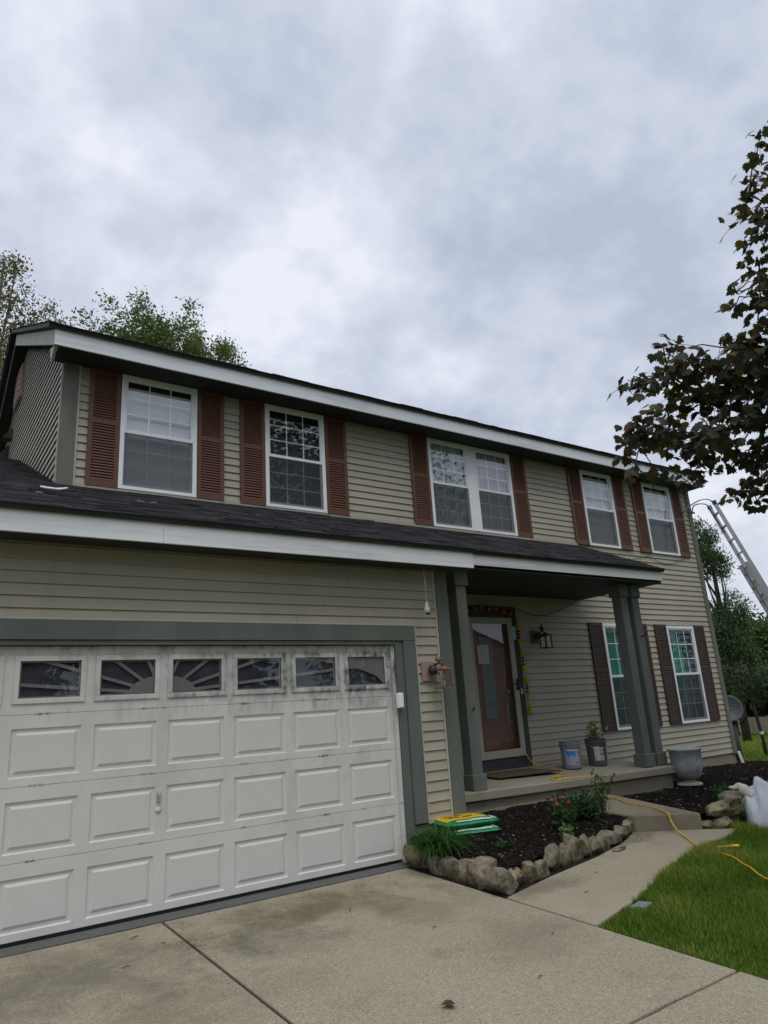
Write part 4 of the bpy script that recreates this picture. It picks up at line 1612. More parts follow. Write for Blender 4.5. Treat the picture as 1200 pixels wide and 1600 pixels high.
def stone_mesh(sx, sy, sz, seed, rough=.16, pointy=0.0):
    """rough split stone: a subdivided block pushed about by noise, flat-ish faces"""
    n = 7
    mb = MB()
    idx = {}
    off = seed * 7.3
    rs_ = random.Random(seed * 13 + 1)
    planes = []
    for _ in range(13):
        pn_ = Vector((rs_.gauss(0, 1), rs_.gauss(0, 1), rs_.gauss(0, .8) + .2)).normalized()
        planes.append((pn_, rs_.uniform(.66, .95)))

    def vid(i, j, k):
        key = (i, j, k)
        if key in idx:
            return idx[key]
        p = Vector((i / n * 2 - 1, j / n * 2 - 1, k / n * 2 - 1))
        s = p.normalized() * 1.15
        q = p.lerp(s, .24)
        nn = mnoise.noise(Vector((q.x * 1.1 + off, q.y * 1.1, q.z * 1.1))) * rough * 1.1 + mnoise.noise(Vector((q.x * 3.1 + off, q.y * 3.1 + 4, q.z * 3.1))) * rough * .5
        q = q * (1 + nn)
        if pointy and q.z > 0:
            q.x *= 1 - pointy * q.z * .55
            q.x += pointy * .15 * q.z
        for pn_, pd_ in planes:
            ex = q.dot(pn_) - pd_
            if ex > 0:
                q = q - pn_ * ex
        idx[key] = len(mb.v)
        mb.v.append((q.x * sx / 2, q.y * sy / 2, q.z * sz / 2))
        return idx[key]
    for a in range(n):
        for b in range(n):
            for (f, inv) in ((lambda u, v: (u, v, 0), True), (lambda u, v: (u, v, n), False), (lambda u, v: (u, 0, v), False), (lambda u, v: (u, n, v), True), (lambda u, v: (0, u, v), True), (lambda u, v: (n, u, v), False)):
                q = [vid(*f(a, b)), vid(*f(a + 1, b)), vid(*f(a + 1, b + 1)), vid(*f(a, b + 1))]
                mb.f.append(tuple(reversed(q)) if inv else tuple(q))
    return mb


edge = thing('stone_edging', 'rough upright limestone blocks edging the mulch bed along driveway and walk', 'stone edging', (.0, -1.5, 0))


def put_stone(par, x, y, zb, sx, sy, sz, rz, seed, tilt=0.0, lean=0.0, pointy=0.0, name='stone'):
    o = ob(name, stone_mesh(sx * 1.16, sy * 1.2, sz * 1.06, seed, .16, pointy), M_STONE, par)
    o.location = Vector((x, y, zb + sz * .44)) - par.location
    o.rotation_euler = (lean, tilt, rz)
    return o


# along the driveway (x about 0)
ST = [(.03, -.27, .30, .17, .25), (.045, -.535, .24, .16, .20), (.02, -.775, .25, .17, .235), (.03, -.985, .20, .15, .235), (.02, -1.195, .24, .17, .255), (.0, -1.425, .19, .19, .265)]
for i, (x, y, a, b, h) in enumerate(ST):
    put_stone(edge, x, y, G(0, y) - .01, b * 1.1, a * 1.13, h * random.uniform(.84, .98), random.uniform(-.14, .14), i + 1, random.uniform(-.12, .04))
# along the walk
WK = [(.17, -1.40, .21, .15, .235, .1), (.37, -1.37, .17, .14, .225, -.25), (.56, -1.325, .15, .12, .20, -.3), (.76, -1.295, .20, .11, .215, -.35), (.98, -1.27, .19, .10, .24, -.35), (1.14, -1.205, .17, .13, .34, -.2), (1.32, -1.225, .12, .10, .26, -.3),
      (1.47, -1.20, .13, .12, .23, -.35), (1.62, -1.16, .16, .11, .19, -.3), (1.84, -1.10, .24, .16, .18, -.1), (2.10, -1.02, .22, .16, .20, 0), (2.31, -.945, .17, .14, .20, 0)]
for i, (x, y, a, b, h, ti) in enumerate(WK):
    put_stone(edge, x, y, G(x, y) - .01, a * 1.12, b * 1.1, h * random.uniform(.78, .96), math.atan2(.15, 1) + random.uniform(-.25, .25), i + 31, ti * 1.2, .16, .5 if h > .24 else .15)
# flat chip of stone lying on the walk
put_stone(edge, 1.72, -1.30, G(1.72, -1.3) + .0, .22, .09, .03, .2, 77)

ob('edging_soil', MB().prism([(-.086, -.2), (-.086, -1.566), (-.05, -1.562)] + [(x, y + .004) for x, y in WL[1:]] + [(2.40, -.80), (1.4, -1.02), (.20, -1.22), (.20, -.2)], lambda x, y: G(x, y) - .06, lambda x, y: G(x, y) + .001), M_SOIL, edge, loc=(0, 1.5, 0))
lw = thing('stone_wall', 'low dry-laid wall of rough stones at the right of the front step', 'stone wall', (3.4, -1.3, 0))
for i, (x, y, zb, a, b, h, rz, ti) in enumerate(((3.36, -1.42, .10, .52, .24, .15, .10, -.06), (3.92, -1.26, .14, .50, .24, .13, .3, 0), (3.32, -1.46, -.02, .30, .2, .13, .2, 0), (3.62, -1.42, -.02, .20, .2, .15, .4, 0), (3.85, -1.34, -.02, .30, .2, .15, .3, 0), (4.35, -1.10, .0, .45, .25, .2, .35, 0), (4.85, -.94, .0, .45, .25, .18, .35, 0), (3.10, -1.41, -.02, .12, .14, .10, .2, 0))):
    put_stone(lw, x, y, zb, a, b, h, rz, 60 + i, ti)

# ---- urn
ur = thing('garden_urn', 'weathered grey urn on a pale foot beside the porch corner', 'urn', (5.20, .10, .155))
M_URN = simple('weathered_grey_resin', (.31, .325, .33), .7, .35, 5, 30, .2, dirt=((.46, .48, .49), 7, .50, .7))
ob('urn_bowl', MB().lathe([(.05, .075), (.11, .085), (.175, .13), (.205, .22), (.215, .32), (.22, .47), (.232, .475), (.236, .49), (.232, .505), (.222, .505), (.205, .47), (.19, .3), (.1, .25), (0, .25)], 36, cap=False), M_URN, ur, smooth=True)
ob('urn_foot', MB().lathe([(.17, 0), (.175, .012), (.16, .035), (.10, .05), (.065, .078)], 22, wob=.06), simple('pale_foot_stone', (.36, .33, .27), .9, .25, 12), ur, smooth=True)

# ---- white bag
wb = thing('white_sack', 'lumpy white plastic sack with twisted ears standing on the lawn edge', 'sack', (3.58, -1.93, G(3.6, -1.9) - .03), math.radians(-50))


def sack():
    """upright sack: flat woven panels, gathered top with a tall flap and a dip beside the tied corner"""
    mb = MB()
    hx = [-.30, -.27, -.20, -.165, -.145, -.10, -.01, .10, .30]
    hz_ = [.43, .43, .41, .41, .55, .55, .48, .45, .43]
    vz = [0, .04, .12, .25, .4, .55, .68, .78, .86, .92, .96, 1.0]
    wv = [.80, .90, .96, 1.0, 1.0, .99, .98, .97, .96, .95, .94, .93]
    tv = [.80, .95, 1.05, 1.08, 1.0, .88, .70, .54, .38, .25, .15, .07]
    n = 110
    for v, w_, t_ in zip(vz, wv, tv):
        for k in range(n):
            a = 2 * PI * k / n
            ca, sa = math.cos(a), math.sin(a)
            e = (abs(ca) ** 3.5 + abs(sa) ** 3.5) ** (-1 / 3.5)
            x = .28 * w_ * e * ca
            f1 = .5 - abs(mnoise.noise(Vector((x * 9 + v * 3.0, v * 2.6, 1 + (sa > 0)))))* 1.8
            f2 = .5 - abs(mnoise.noise(Vector((x * 20 - v * 7, v * 9, 5)))) * 1.8
            y = .145 * t_ * e * sa * (1 + .10 * f1) + (.020 * f1 + .010 * f2) * (.35 + v) * (1 if sa < 0 else -1)
            z = v * float(np.interp(x, hx, hz_)) + .008 * f2 * v
            mb.v.append((x + .006 * f2, y, z))
    for i in range(len(vz) - 1):
        for k in range(n):
            mb.f.append((i * n + k, i * n + (k + 1) % n, (i + 1) * n + (k + 1) % n, (i + 1) * n + k))
    mb.f.append(tuple(range((len(vz) - 1) * n, len(vz) * n)))
    return mb


M_SACK = simple('white_woven_plastic', (.52, .55, .60), .42, .08, 9, 22, .6, spec=.45)
so = ob('sack_body', sack(), M_SACK, wb, smooth=True)


def ear(path, radii, flat, seed):
    mb = MB()
    n = 14
    P_ = smooth_path(path, 4)
    R_ = np.interp(np.linspace(0, 1, len(P_)), np.linspace(0, 1, len(radii)), radii)
    for i, c in enumerate(P_):
        d = (P_[min(i + 1, len(P_) - 1)] - P_[max(i - 1, 0)]).normalized()
        s_ = d.cross(Vector((0, 1, 0))).normalized()
        for k in range(n):
            a = 2 * PI * k / n
            rr = R_[i] * (1 + .45 * (.4 - abs(mnoise.noise(Vector((math.cos(a) * 2.4 + i * .12, math.sin(a) * 2.4, seed + i * .25)))) * 1.6))
            mb.v.append(c + s_ * rr * math.cos(a) + Vector((0, 1, 0)) * rr * flat * math.sin(a))
    for i in range(len(P_) - 1):
        for k in range(n):
            mb.f.append((i * n + k, i * n + (k + 1) % n, (i + 1) * n + (k + 1) % n, (i + 1) * n + k))
    mb.f.append(tuple(range((len(P_) - 1) * n, len(P_) * n)))
    return mb


ob('tied_corner', ear([(-.20, 0, .36), (-.265, 0, .43), (-.305, 0, .46), (-.34, 0, .448), (-.37, -.01, .447), (-.41, -.015, .452)], [.070, .052, .034, .022, .020, .009], .65, 1), simple('cream_tied_plastic', (.56, .54, .49), .55, .12, 12, 26, .3), wb, smooth=True)


# ---- fertiliser bags
def pillow(sx, sy, sz, seed):
    mb = MB()
    nx, ny = 16, 12
    for side in (1, -1):
        for j in range(ny + 1):
            for i in range(nx + 1):
                u, v = i / nx * 2 - 1, j / ny * 2 - 1
                h = max(0, (1 - abs(u) ** 4)) ** .5 * max(0, (1 - abs(v) ** 4)) ** .5
                nn = 1 + .18 * mnoise.noise(Vector((u * 2.2 + seed, v * 2.2, side)))
                mb.v.append((u * sx / 2, v * sy / 2, side * h * sz / 2 * nn + .004 * mnoise.noise(Vector((u * 6, v * 6, seed)))))
    o = (nx + 1) * (ny + 1)
    for s in (0, 1):
        for j in range(ny):
            for i in range(nx):
                a = s * o + j * (nx + 1) + i
                q = (a, a + 1, a + nx + 2, a + nx + 1)
                mb.f.append(q if s == 0 else tuple(reversed(q)))
    return mb


M_GBAG = simple('green_bag_film', (.012, .22, .075), .3, .1, 8, 30, .2, spec=.5)
M_WBAG = simple('white_bag_print', (.5, .55, .52), .35, .05)
M_YBAG = simple('yellow_bag_print', (.62, .42, .015), .35, .06)
for k, (z_, lab) in enumerate(((.215, 'lower green plastic garden bag at the foot of the garage corner'), (.300, 'upper green garden bag with a yellow panel, lying on the other bag'))):
    g_ = thing('garden_bag', lab, 'garden bag', (.64 + .01 * k, -.26 + .02 * k, z_), math.radians(-18 + 5 * k), 'green garden bags stacked by the garage corner')
    pil = pillow(.62, .42, .10, 5 + k)
    ob('bag_film', pil, M_GBAG, g_, smooth=True)

    def patch_on(u0, u1, v0, v1, dz, n=8):
        mb = MB()
        for j in range(n + 1):
            for i in range(n + 1):
                u, v = u0 + (u1 - u0) * i / n, v0 + (v1 - v0) * j / n
                h = max(0, (1 - abs(u) ** 4)) ** .5 * max(0, (1 - abs(v) ** 4)) ** .5
                nn = 1 + .18 * mnoise.noise(Vector((u * 2.2 + 5 + k, v * 2.2, 1)))
                mb.v.append((u * .31, v * .21, h * .05 * nn + dz + .004 * mnoise.noise(Vector((u * 6, v * 6, 5 + k)))))
        for j in range(n):
            for i in range(n):
                a = j * (n + 1) + i
                mb.f.append((a, a + 1, a + n + 2, a + n + 1))
        return mb
    ob('white_stripe', patch_on(.72, .97, -.86, -.62, .003), M_WBAG, g_, smooth=True)
    ob('white_stripe', patch_on(-.6, .70, -.93, -.84, .003), M_WBAG, g_, smooth=True)
    if k:
        ob('yellow_panel', patch_on(-.92, .58, -.74, .84, .004, 10), M_YBAG, g_, smooth=True)
        ob('dark_emblem', patch_on(.20, .50, .48, .76, .007), M_GBAG, g_, smooth=True)
        for i, (a, b, c, d_) in enumerate(((-.75, -.45, -.1, .05), (-.38, -.05, -.12, .06), (.02, .30, -.10, .04), (-.70, -.30, -.42, -.30), (-.22, .18, -.44, -.32), (-.75, -.2, .28, .36))):
            ob('print_mark', patch_on(a, b, c, d_, .007, 4), simple('brown_print', (.16, .10, .01), .5), g_, smooth=True)


# ---- plants in the beds
def strap_clump(n, loc, R0, L, seed, mat, name, label, w=.012, cat='plant', droop=1.0):
    t = thing(name, label, cat, loc)
    g = np.random.default_rng(seed)
    V, F, Rn = [], [], []
    for i in range(n):
        a = g.uniform(0, 2 * PI)
        b0 = np.array([g.normal() * R0 * .4, g.normal() * R0 * .4, 0])
        d = np.array([math.cos(a), math.sin(a), 0])
        el_ = g.uniform(.55, 1.45)
        ln_ = L * g.uniform(.6, 1.15)
        sd_ = np.array([-d[1], d[0], 0])
        pts_ = []
        seg = 5
        p = b0.copy()
        ang = el_
        for s_ in range(seg + 1):
            pts_.append(p.copy())
            p = p + (d * math.cos(ang) + np.array([0, 0, math.sin(ang)])) * ln_ / seg
            ang -= droop * g.uniform(.25, .5)
        o = len(V)
        rv = g.random()
        for s_, q in enumerate(pts_):
            ww = w * (1 - (s_ / seg) ** 2 * .9) * .5
            V += [q - sd_ * ww, q + sd_ * ww]
            Rn += [rv, rv]
        for s_ in range(seg):
            F.append((o + 2 * s_, o + 2 * s_ + 1, o + 2 * s_ + 3, o + 2 * s_ + 2))
    link('leaves', np_mesh('leaves', V, F, Rn), mat, t)
    return t


strap_clump(560, (.07, -.52, .14), .20, .42, 5, M_CLUMP, 'grass_clump', 'dense arching clump of green strap leaves beside the garage corner', .010, 'plant', 1.1)


def bushy(loc, label, name, n, c, rad, size, mat, seed, stems=6, cat='plant'):
    t = thing(name, label, cat, loc)
    g = np.random.default_rng(seed)
    tips = []
    sm = MB()
    for i in range(stems):
        e_ = np.array([g.normal() * rad[0] * .6, g.normal() * rad[1] * .6, c[2] + g.uniform(0, rad[2] * .8)])
        sm.tube([(e_[0] * .1, e_[1] * .1, 0), (e_[0] * .5, e_[1] * .5, e_[2] * .55), tuple(e_)], [.006, .004, .002], 5)
        tips.append(e_)
    ob('stem', sm, M_SHRUBL, t)
    P = []
    for i in range(n):
        e_ = tips[int(g.integers(len(tips)))]
        u = g.uniform(.25, 1.05)
        P.append(e_ * np.array([u, u, u]) + g.normal(size=3) * np.array(rad) * .20)
    P = np.array(P)
    P[:, 2] = np.maximum(P[:, 2], .01)
    T = g.normal(size=(n, 3)) + np.array([0, 0, .5])
    N = g.normal(size=(n, 3)) + np.array([0, 0, .6])
    s = size * g.uniform(.6, 1.3, n)
    V, F, Rn = scatter(P, T, N, s, s * .45, LEAF4, LEAF4F, g.random(n))
    link('foliage', np_mesh('foliage', V, F, Rn), mat, t)
    return t, tips


ft, tips = bushy((1.42, -.92, .12), 'flowering plant with red blooms on tall stems in the mulch bed', 'flowering_plant', 340, (0, 0, .22), (.15, .13, .12), .06, M_SHRUBL, 9, 12, 'flower')
for i, tp in enumerate(tips):
    if i < 7:
        fl = ob('bloom', MB().lathe([(0, -.016), (.016, -.006), (.026, .005), (.021, .014), (.009, .011), (0, .014)], 9), M_RED, ft, loc=tuple(tp + np.array([0, 0, .02])), smooth=True)
        fl.rotation_euler = (random.uniform(-.7, .7), random.uniform(-.7, .7), 0)
bushy((1.30, -1.04, .10), 'small pale green bushy plant in front of the red flowers', 'pale_plant', 150, (0, 0, .08), (.09, .09, .06), .055, M_PALE, 10, 7)
bushy((2.05, -.72, .14), 'dark green feathery shrub behind the leaning edging stones', 'shrub', 1200, (0, 0, .19), (.27, .22, .12), .045, M_SHRUBL, 12, 26, 'shrub')
bushy((2.32, -.66, .16), 'tall leafy shoot standing out of the dark shrub by the step', 'tall_plant', 190, (0, 0, .36), (.07, .07, .10), .045, M_CLUMP, 13, 4)
bushy((1.78, -.62, .14), 'leafy green plant between red flowers and dark shrub', 'leafy_plant', 420, (0, 0, .22), (.16, .15, .12), .05, M_CLUMP, 19, 12)
bushy((.52, -.98, .11), 'small low weed in the mulch near the corner stone', 'weed', 90, (0, 0, .07), (.07, .06, .05), .04, M_SHRUBL, 14, 7, 'weed')
bushy((4.20, -1.00, .14), 'small green plant in the mulch behind the low stone wall', 'bed_plant', 200, (0, 0, .10), (.15, .12, .06), .055, M_CLUMP, 15, 9)
bushy((3.70, -1.52, .02), 'tuft of green weeds growing at the foot of the low stone wall', 'weed_tuft', 120, (0, 0, .05), (.14, .06, .05), .05, M_CLUMP, 16, 8, 'weed')

# ---- small litter on concrete
lf = MB()
MAPLE = [(0, -.16), (.05, -.02), (.22, -.10), (.27, .0), (.43, .03), (.38, .14), (.50, .27), (.33, .29), (.36, .46), (.21, .42), (.13, .57), (0, .74)]
MAPLE = MAPLE + [(-x, y) for x, y in reversed(MAPLE[1:-1])]


def maple_mesh(scale, fold=.15, seed=0):
    r = random.Random(seed)
    vs_ = [(0, .12 * scale, 0)]
    for x, y in MAPLE:
        vs_.append((x * scale, y * scale, scale * (-fold * abs(x) * .8 - .18 * (y - .1) ** 2 + r.uniform(-.02, .02))))
    n = len(MAPLE)
    return MB().add(vs_, [(0, 1 + i, 1 + (i + 1) % n) for i in range(n)])


dl = ob('fallen_leaf', maple_mesh(.10, -.3, 3), simple('dead_maple_leaf', (.075, .022, .018), .7, .2, 20), loc=(-1.69, -2.81, G(-1.7, -2.81) + .015))
dl.rotation_euler = (.15, .1, 1.2)
tag(dl, 'dark red fallen maple leaf lying on the driveway near the bottom edge', 'leaf')
for i, (x, y, L_, a) in enumerate(((-2.75, -.45, .10, .7), (-1.22, -.98, .09, 1.0), (-2.62, -.72, .04, .1), (-.98, -1.75, .05, .4), (-2.95, -1.0, .06, .2), (-1.05, -2.85, .045, .3), (.45, -1.95, .06, .2), (2.2, -1.22, .06, .9), (.95, -1.65, .04, .5), (-.45, -2.4, .03, 0.2))):
    zz3 = G(min(x, 0), y) if x < 0 else G(x, y)
    o = ob('twig', MB().tube([(-L_ / 2, 0, .006), (0, .006, .009), (L_ / 2, -.004, .006)], [.002, .0035, .0015], 5), M_BARK, loc=(x, y, zz3 + .001))
    o.rotation_euler = (0, 0, a)
    tag(o, ('longest dark twig lying on the left driveway slab near the garage door', 'short dark twig on the right driveway slab, out from the olive stain', 'tiny twig beside the centre joint near the garage door', 'small twig alone in the middle of the right driveway slab',
            'dark scrap of twig on the stained part of the left driveway slab', 'tiny twig low on the right driveway slab', 'thin twig lying at the driveway end of the walkway', 'twig lying on the walkway at the foot of the front step',
            'tiny twig in the middle of the walkway', 'tiny twig at the lawn edge of the driveway slab')[i], 'twig', 'bits of twig on the concrete')
mp = ob('lawn_slab', MB().box(-.10, .10, -.055, .055, -.05, .010), simple('blue_grey_slab', (.17, .205, .215), .7, .12, 12), loc=(.50, -2.44, G(.5, -2.44) + .0), bevel=.006)
mp.rotation_euler = (0, .05, .35)
tag(mp, 'small flat blue-grey slab half sunk in grass beside the walkway', 'slab')

# ---- satellite dish at the corner
sdh = thing('satellite_dish', 'grey satellite dish on a post just past the right corner of the house', 'satellite dish', (9.95, 2.05, .02))
ob('mast', MB().tube([(0, 0, -.1), (0, 0, .62), (0, 0, .70), (-.03, -.04, .86)], [.075, .075, .04, .035], 12), M_GREYPLASTIC, sdh, smooth=True)
ds = MB()
nr, na = 6, 28
for i in range(nr + 1):
    for k in range(na):
        r_ = i / nr
        a = 2 * PI * k / na
        ds.v.append((r_ * .24 * math.cos(a), r_ * .27 * math.sin(a), .07 * r_ * r_))
for i in range(nr):
    for k in range(na):
        ds.f.append((i * na + k, i * na + (k + 1) % na, (i + 1) * na + (k + 1) % na, (i + 1) * na + k))
do = ob('dish', ds, M_GREYPLASTIC, sdh, smooth=True)
so2 = do.modifiers.new('thick', 'SOLIDIFY')
so2.thickness = .008
do.location = (-.02, -.02, 1.02)
do.rotation_euler = (math.radians(74), 0, math.radians(-52))
ob('feed_arm', MB().tube([(-.03, -.03, .78), (-.10, -.25, .72), (-.16, -.42, .88)], .012, 6), M_BLACK, sdh)
ob('bracket', MB().box(-.06, .04, -.07, .02, .72, .90), M_BLACK, sdh, bevel=.006)
dsp = ob('downspout_end', MB().bar((9.36, 1.70, .26), (9.40, 1.66, -.02), .06, .05), M_WHITE, bevel=.008)
tag(dsp, 'short white drain pipe at the foot of the right house corner', 'pipe')
gl = ob('green_tray', MB().box(-.12, .12, -.09, .09, 0, .05), simple('green_plastic', (.02, .16, .09), .4), loc=(9.95, 1.35, .02), bevel=.01)
tag(gl, 'small green plastic thing lying in mulch by the house corner', 'plastic tray')

# ---- ladder
ld = thing('extension_ladder', 'aluminium extension ladder leaning to the upper right corner of the house', 'ladder', (10.45, .33, 0))
TOP = Vector((9.37, 1.25, 5.18))
az = math.radians(44)
dn = Vector((math.sin(az) * .34, -math.cos(az) * .34, -1)).normalized()
rg_ = Vector((-math.cos(az), -math.sin(az), 0))
base0 = ld.location


def L3(p):
    return tuple(Vector(p) - base0)


nrm = dn.cross(rg_).normalized()
for sgn in (1, -1):
    a = TOP + rg_ * .20 * sgn
    ob('rail', MB().bar(L3(a), L3(a + dn * 3.2), .075, .028, rg_), M_METAL, ld, bevel=.004)
    b = TOP + rg_ * .225 * sgn + dn * 1.35 + nrm * .07
    ob('base_rail', MB().bar(L3(b), L3(b + dn * 4.05), .08, .03, rg_), M_METAL, ld, bevel=.004)
    ob('end_cap', MB().bar(L3(a - dn * .03), L3(a + dn * .06), .085, .036, rg_), M_BLUE, ld, bevel=.006)
for i in range(10):
    c = TOP + dn * (.22 + i * .305)
    ob('rung', MB().bar(L3(c + rg_ * .19), L3(c - rg_ * .19), .034, .034, dn), M_BRONZE if i < 2 else M_METAL, ld)
for i in range(12):
    c = TOP + dn * (1.55 + i * .305) + nrm * .07
    ob('rung', MB().bar(L3(c + rg_ * .21), L3(c - rg_ * .21), .034, .034, dn), M_METAL, ld)
for sgn, tipx, tipz in ((1, 8.86, 5.06), (-1, 9.27, 5.09)):
    a = TOP + rg_ * .17 * sgn
    pth = smooth_path([L3(a + dn * .62), L3(a + dn * .25), L3(a + dn * .02 + Vector((-.06, .03, .06))), L3(a + Vector((-.22, .20, .06))), L3((tipx, 1.66, tipz))], 5)
    ob('standoff_arm', MB().tube(pth, .014, 7), M_METAL, ld, smooth=True)
    e_ = Vector((tipx, 1.66, tipz))
    ob('arm_tip', MB().tube([L3(e_ + Vector((.05, -.03, .004))), L3(e_)], .022, 8), simple('orange_rubber', (.30, .10, .05), .6), ld)

# ------------------------------------------------------------------ vegetation behind


def gz(x, y):
    return G(x, y) - .04


def ellipsoid_points(g, c, r, n, shell=.55):
    d = unit(g.normal(size=(n, 3)))
    u = g.uniform(shell, 1.0, (n, 1)) ** .7
    return np.array(c) + d * u * np.array(r)


def tree(name, label, x, y, blobs, clumps, per, spread, leaf, mat, trunk=.2, seed=1, group=None, cat='tree', narrow=.5, limbs=12):
    g = np.random.default_rng(seed)
    z0 = gz(x, y)
    t = thing(name, label, cat, (x, y, z0), 0, group)
    top = max(b[0][2] + b[1][2] * .6 for b in blobs)
    tr = MB()
    tr.tube([(0, 0, -.3), (trunk * .3, 0, top * .3), (-trunk * .4, trunk * .3, top * .65), (0, 0, top)], [trunk * 1.25, trunk, trunk * .6, trunk * .15], 9)
    C_ = []
    for c, r in blobs:
        k = max(3, int(clumps * (r[0] * r[1] * r[2]) / sum(b[1][0] * b[1][1] * b[1][2] for b in blobs)))
        C_.append(ellipsoid_points(g, c, r, k, .15))
    C_ = np.concatenate(C_)
    for i in range(limbs):
        e_ = C_[int(g.integers(len(C_)))]
        h0 = max(top * .18, e_[2] * g.uniform(.45, .75))
        m_ = (np.array([0, 0, h0]) * .4 + e_ * .6) + g.normal(size=3) * .15
        tr.tube([(0, 0, h0), tuple(m_), tuple(e_)], [trunk * .42, trunk * .2, trunk * .05], 6)
    ob('trunk', tr, M_BARK, t, smooth=True)
    n = len(C_) * per
    idx = np.repeat(np.arange(len(C_)), per)
    P = C_[idx] + g.normal(size=(n, 3)) * spread
    outw = P - np.array([0, 0, top * .5])
    T = g.normal(size=(n, 3)) + unit(outw) * .6
    N = g.normal(size=(n, 3)) + np.array([0, 0, .7])
    s = leaf * g.uniform(.6, 1.3, n)
    cr = np.clip(g.random(len(C_))[idx] * .5 + g.random(n) * .5, 0, 1)
    V, F, Rn = scatter(P, T, N, s, s * narrow, LEAF4, LEAF4F, cr)
    link('crown', np_mesh('crown', V, F, Rn), mat, t)
    return t


GB = 'trees behind the house'
tree('backyard_tree', 'tall dark sparse tree at the far left edge behind the roof', -2.6, 20, [((-.6, 0, 13.5), (2.6, 2.6, 4.0)), ((0.2, 0, 17.6), (1.4, 1.6, 2.0)), ((-2.5, 0, 9), (3, 3, 4))], 330, 90, .22, .15, M_LEAFO, .22, 31, GB, limbs=30)
tree('backyard_tree', 'small olive treetop between the dark left tree and the roof corner', .1, 21.5, [((-.2, 0, 16.3), (1.35, 1.6, 2.4)), ((0, 0, 12.5), (2, 2, 3))], 110, 90, .20, .14, M_LEAFO, .18, 32, GB, limbs=14)
tree('backyard_tree', 'broad green tree whose crown shows above the upper roof', 3.9, 21, [((-1.6, 0, 16.2), (2.2, 2.2, 3.0)), ((.6, .4, 16.5), (2.3, 2.2, 3.1)), ((2.3, 0, 15.6), (1.6, 1.8, 2.6)), ((0, 0, 12), (3.6, 3, 3))], 640, 120, .22, .155, M_LEAFG, .25, 33, GB, limbs=26)

GR = 'trees beyond the right corner of the house'


tree('loose_tree', 'tall dark green tree of loose clumps just beyond the right corner of the house', 24.4, 9.95, [((-.35, .1, 8.2), (.85, .8, 1.25)), ((.15, 0, 7.2), (.75, .6, .7)), ((.25, -.1, 5.2), (.95, .8, .95)), ((-.1, 0, 4.2), (1.0, .9, .9)), ((.3, 0, 2.9), (1.25, 1.1, 1.0))], 190, 110, .17, .15, M_PINE, .14, 41, GR, narrow=.34, limbs=26)
tree('far_tree', 'broad deciduous tree with lighter green crown at the right edge', 41, 15.6, [((0.5, -.5, 5.1), (3.6, 3.4, 1.9)), ((1.5, -2, 4.4), (4, 4, 1.7))], 190, 70, .6, .38, M_FOREST, .3, 42, GR)
tree('far_tree', 'low round green tree filling the gap right of the pine', 39, 19.0, [((0, 0, 4.6), (4.6, 4.2, 2.0))], 170, 70, .6, .38, M_FOREST, .3, 43, GR)
tree('far_tree', 'dark low tree behind the wooden fence at the right edge', 62, 30, [((0, 0, 4.6), (7, 6, 4.4))], 200, 70, .9, .6, M_LEAFD, .3, 44, GR)
tree('far_tree', 'dense dark tree standing behind the fence and the thin sapling', 58, 34.5, [((0, 0, 4.6), (7, 6, 4.4))], 220, 70, .9, .6, M_LEAFD, .3, 45, GR)
tree('far_tree', 'green tree beyond the far fence, right of the pine trunk', 66, 22, [((0, 0, 4.6), (7, 6, 4.4))], 200, 70, .9, .6, M_FOREST, .3, 47, GR)
# leaning sapling on the back lawn
sp = thing('sapling', 'thin leaning sapling with a low spread of leaves on the lawn right of the dish', 'tree', (11.65, 2.42, gz(11.65, 2.42)))
ob('trunk', MB().tube([(.05, 0, -.1), (.03, .0, .45), (-.03, .02, 1.0), (-.10, .04, 1.55), (-.16, .06, 2.1)], [.045, .04, .035, .028, .018], 8).tube([(-.07, .03, 1.3), (-.5, .15, 1.7), (-.9, .25, 1.75)], [.02, .014, .008], 6).tube([(-.04, .02, 1.1), (.2, -.1, 1.5), (.45, -.25, 1.65)], [.02, .014, .008], 6), M_BARK, sp, smooth=True)
g_ = np.random.default_rng(46)
C_ = np.concatenate([ellipsoid_points(g_, (-.35, .1, 1.80), (1.05, .8, .42), 60, .2), ellipsoid_points(g_, (.25, -.2, 1.60), (.7, .5, .30), 25, .2)])
idx = np.repeat(np.arange(len(C_)), 15)
P = C_[idx] + g_.normal(size=(len(idx), 3)) * np.array([.13, .13, .05])
V, F, Rn = scatter(P, g_.normal(size=(len(P), 3)) * np.array([1, 1, .4]), g_.normal(size=(len(P), 3)) * .6 + np.array([0, 0, 1]), g_.uniform(.06, .12, len(P)), g_.uniform(.035, .06, len(P)), LEAF4, LEAF4F, g_.random(len(P)))
link('crown', np_mesh('crown', V, F, Rn), M_LEAFD, sp)
ob('trunk_tie', MB().tube([(.026, .0, .50), (.02, .002, .56)], .046, 8), M_WHITE, sp)

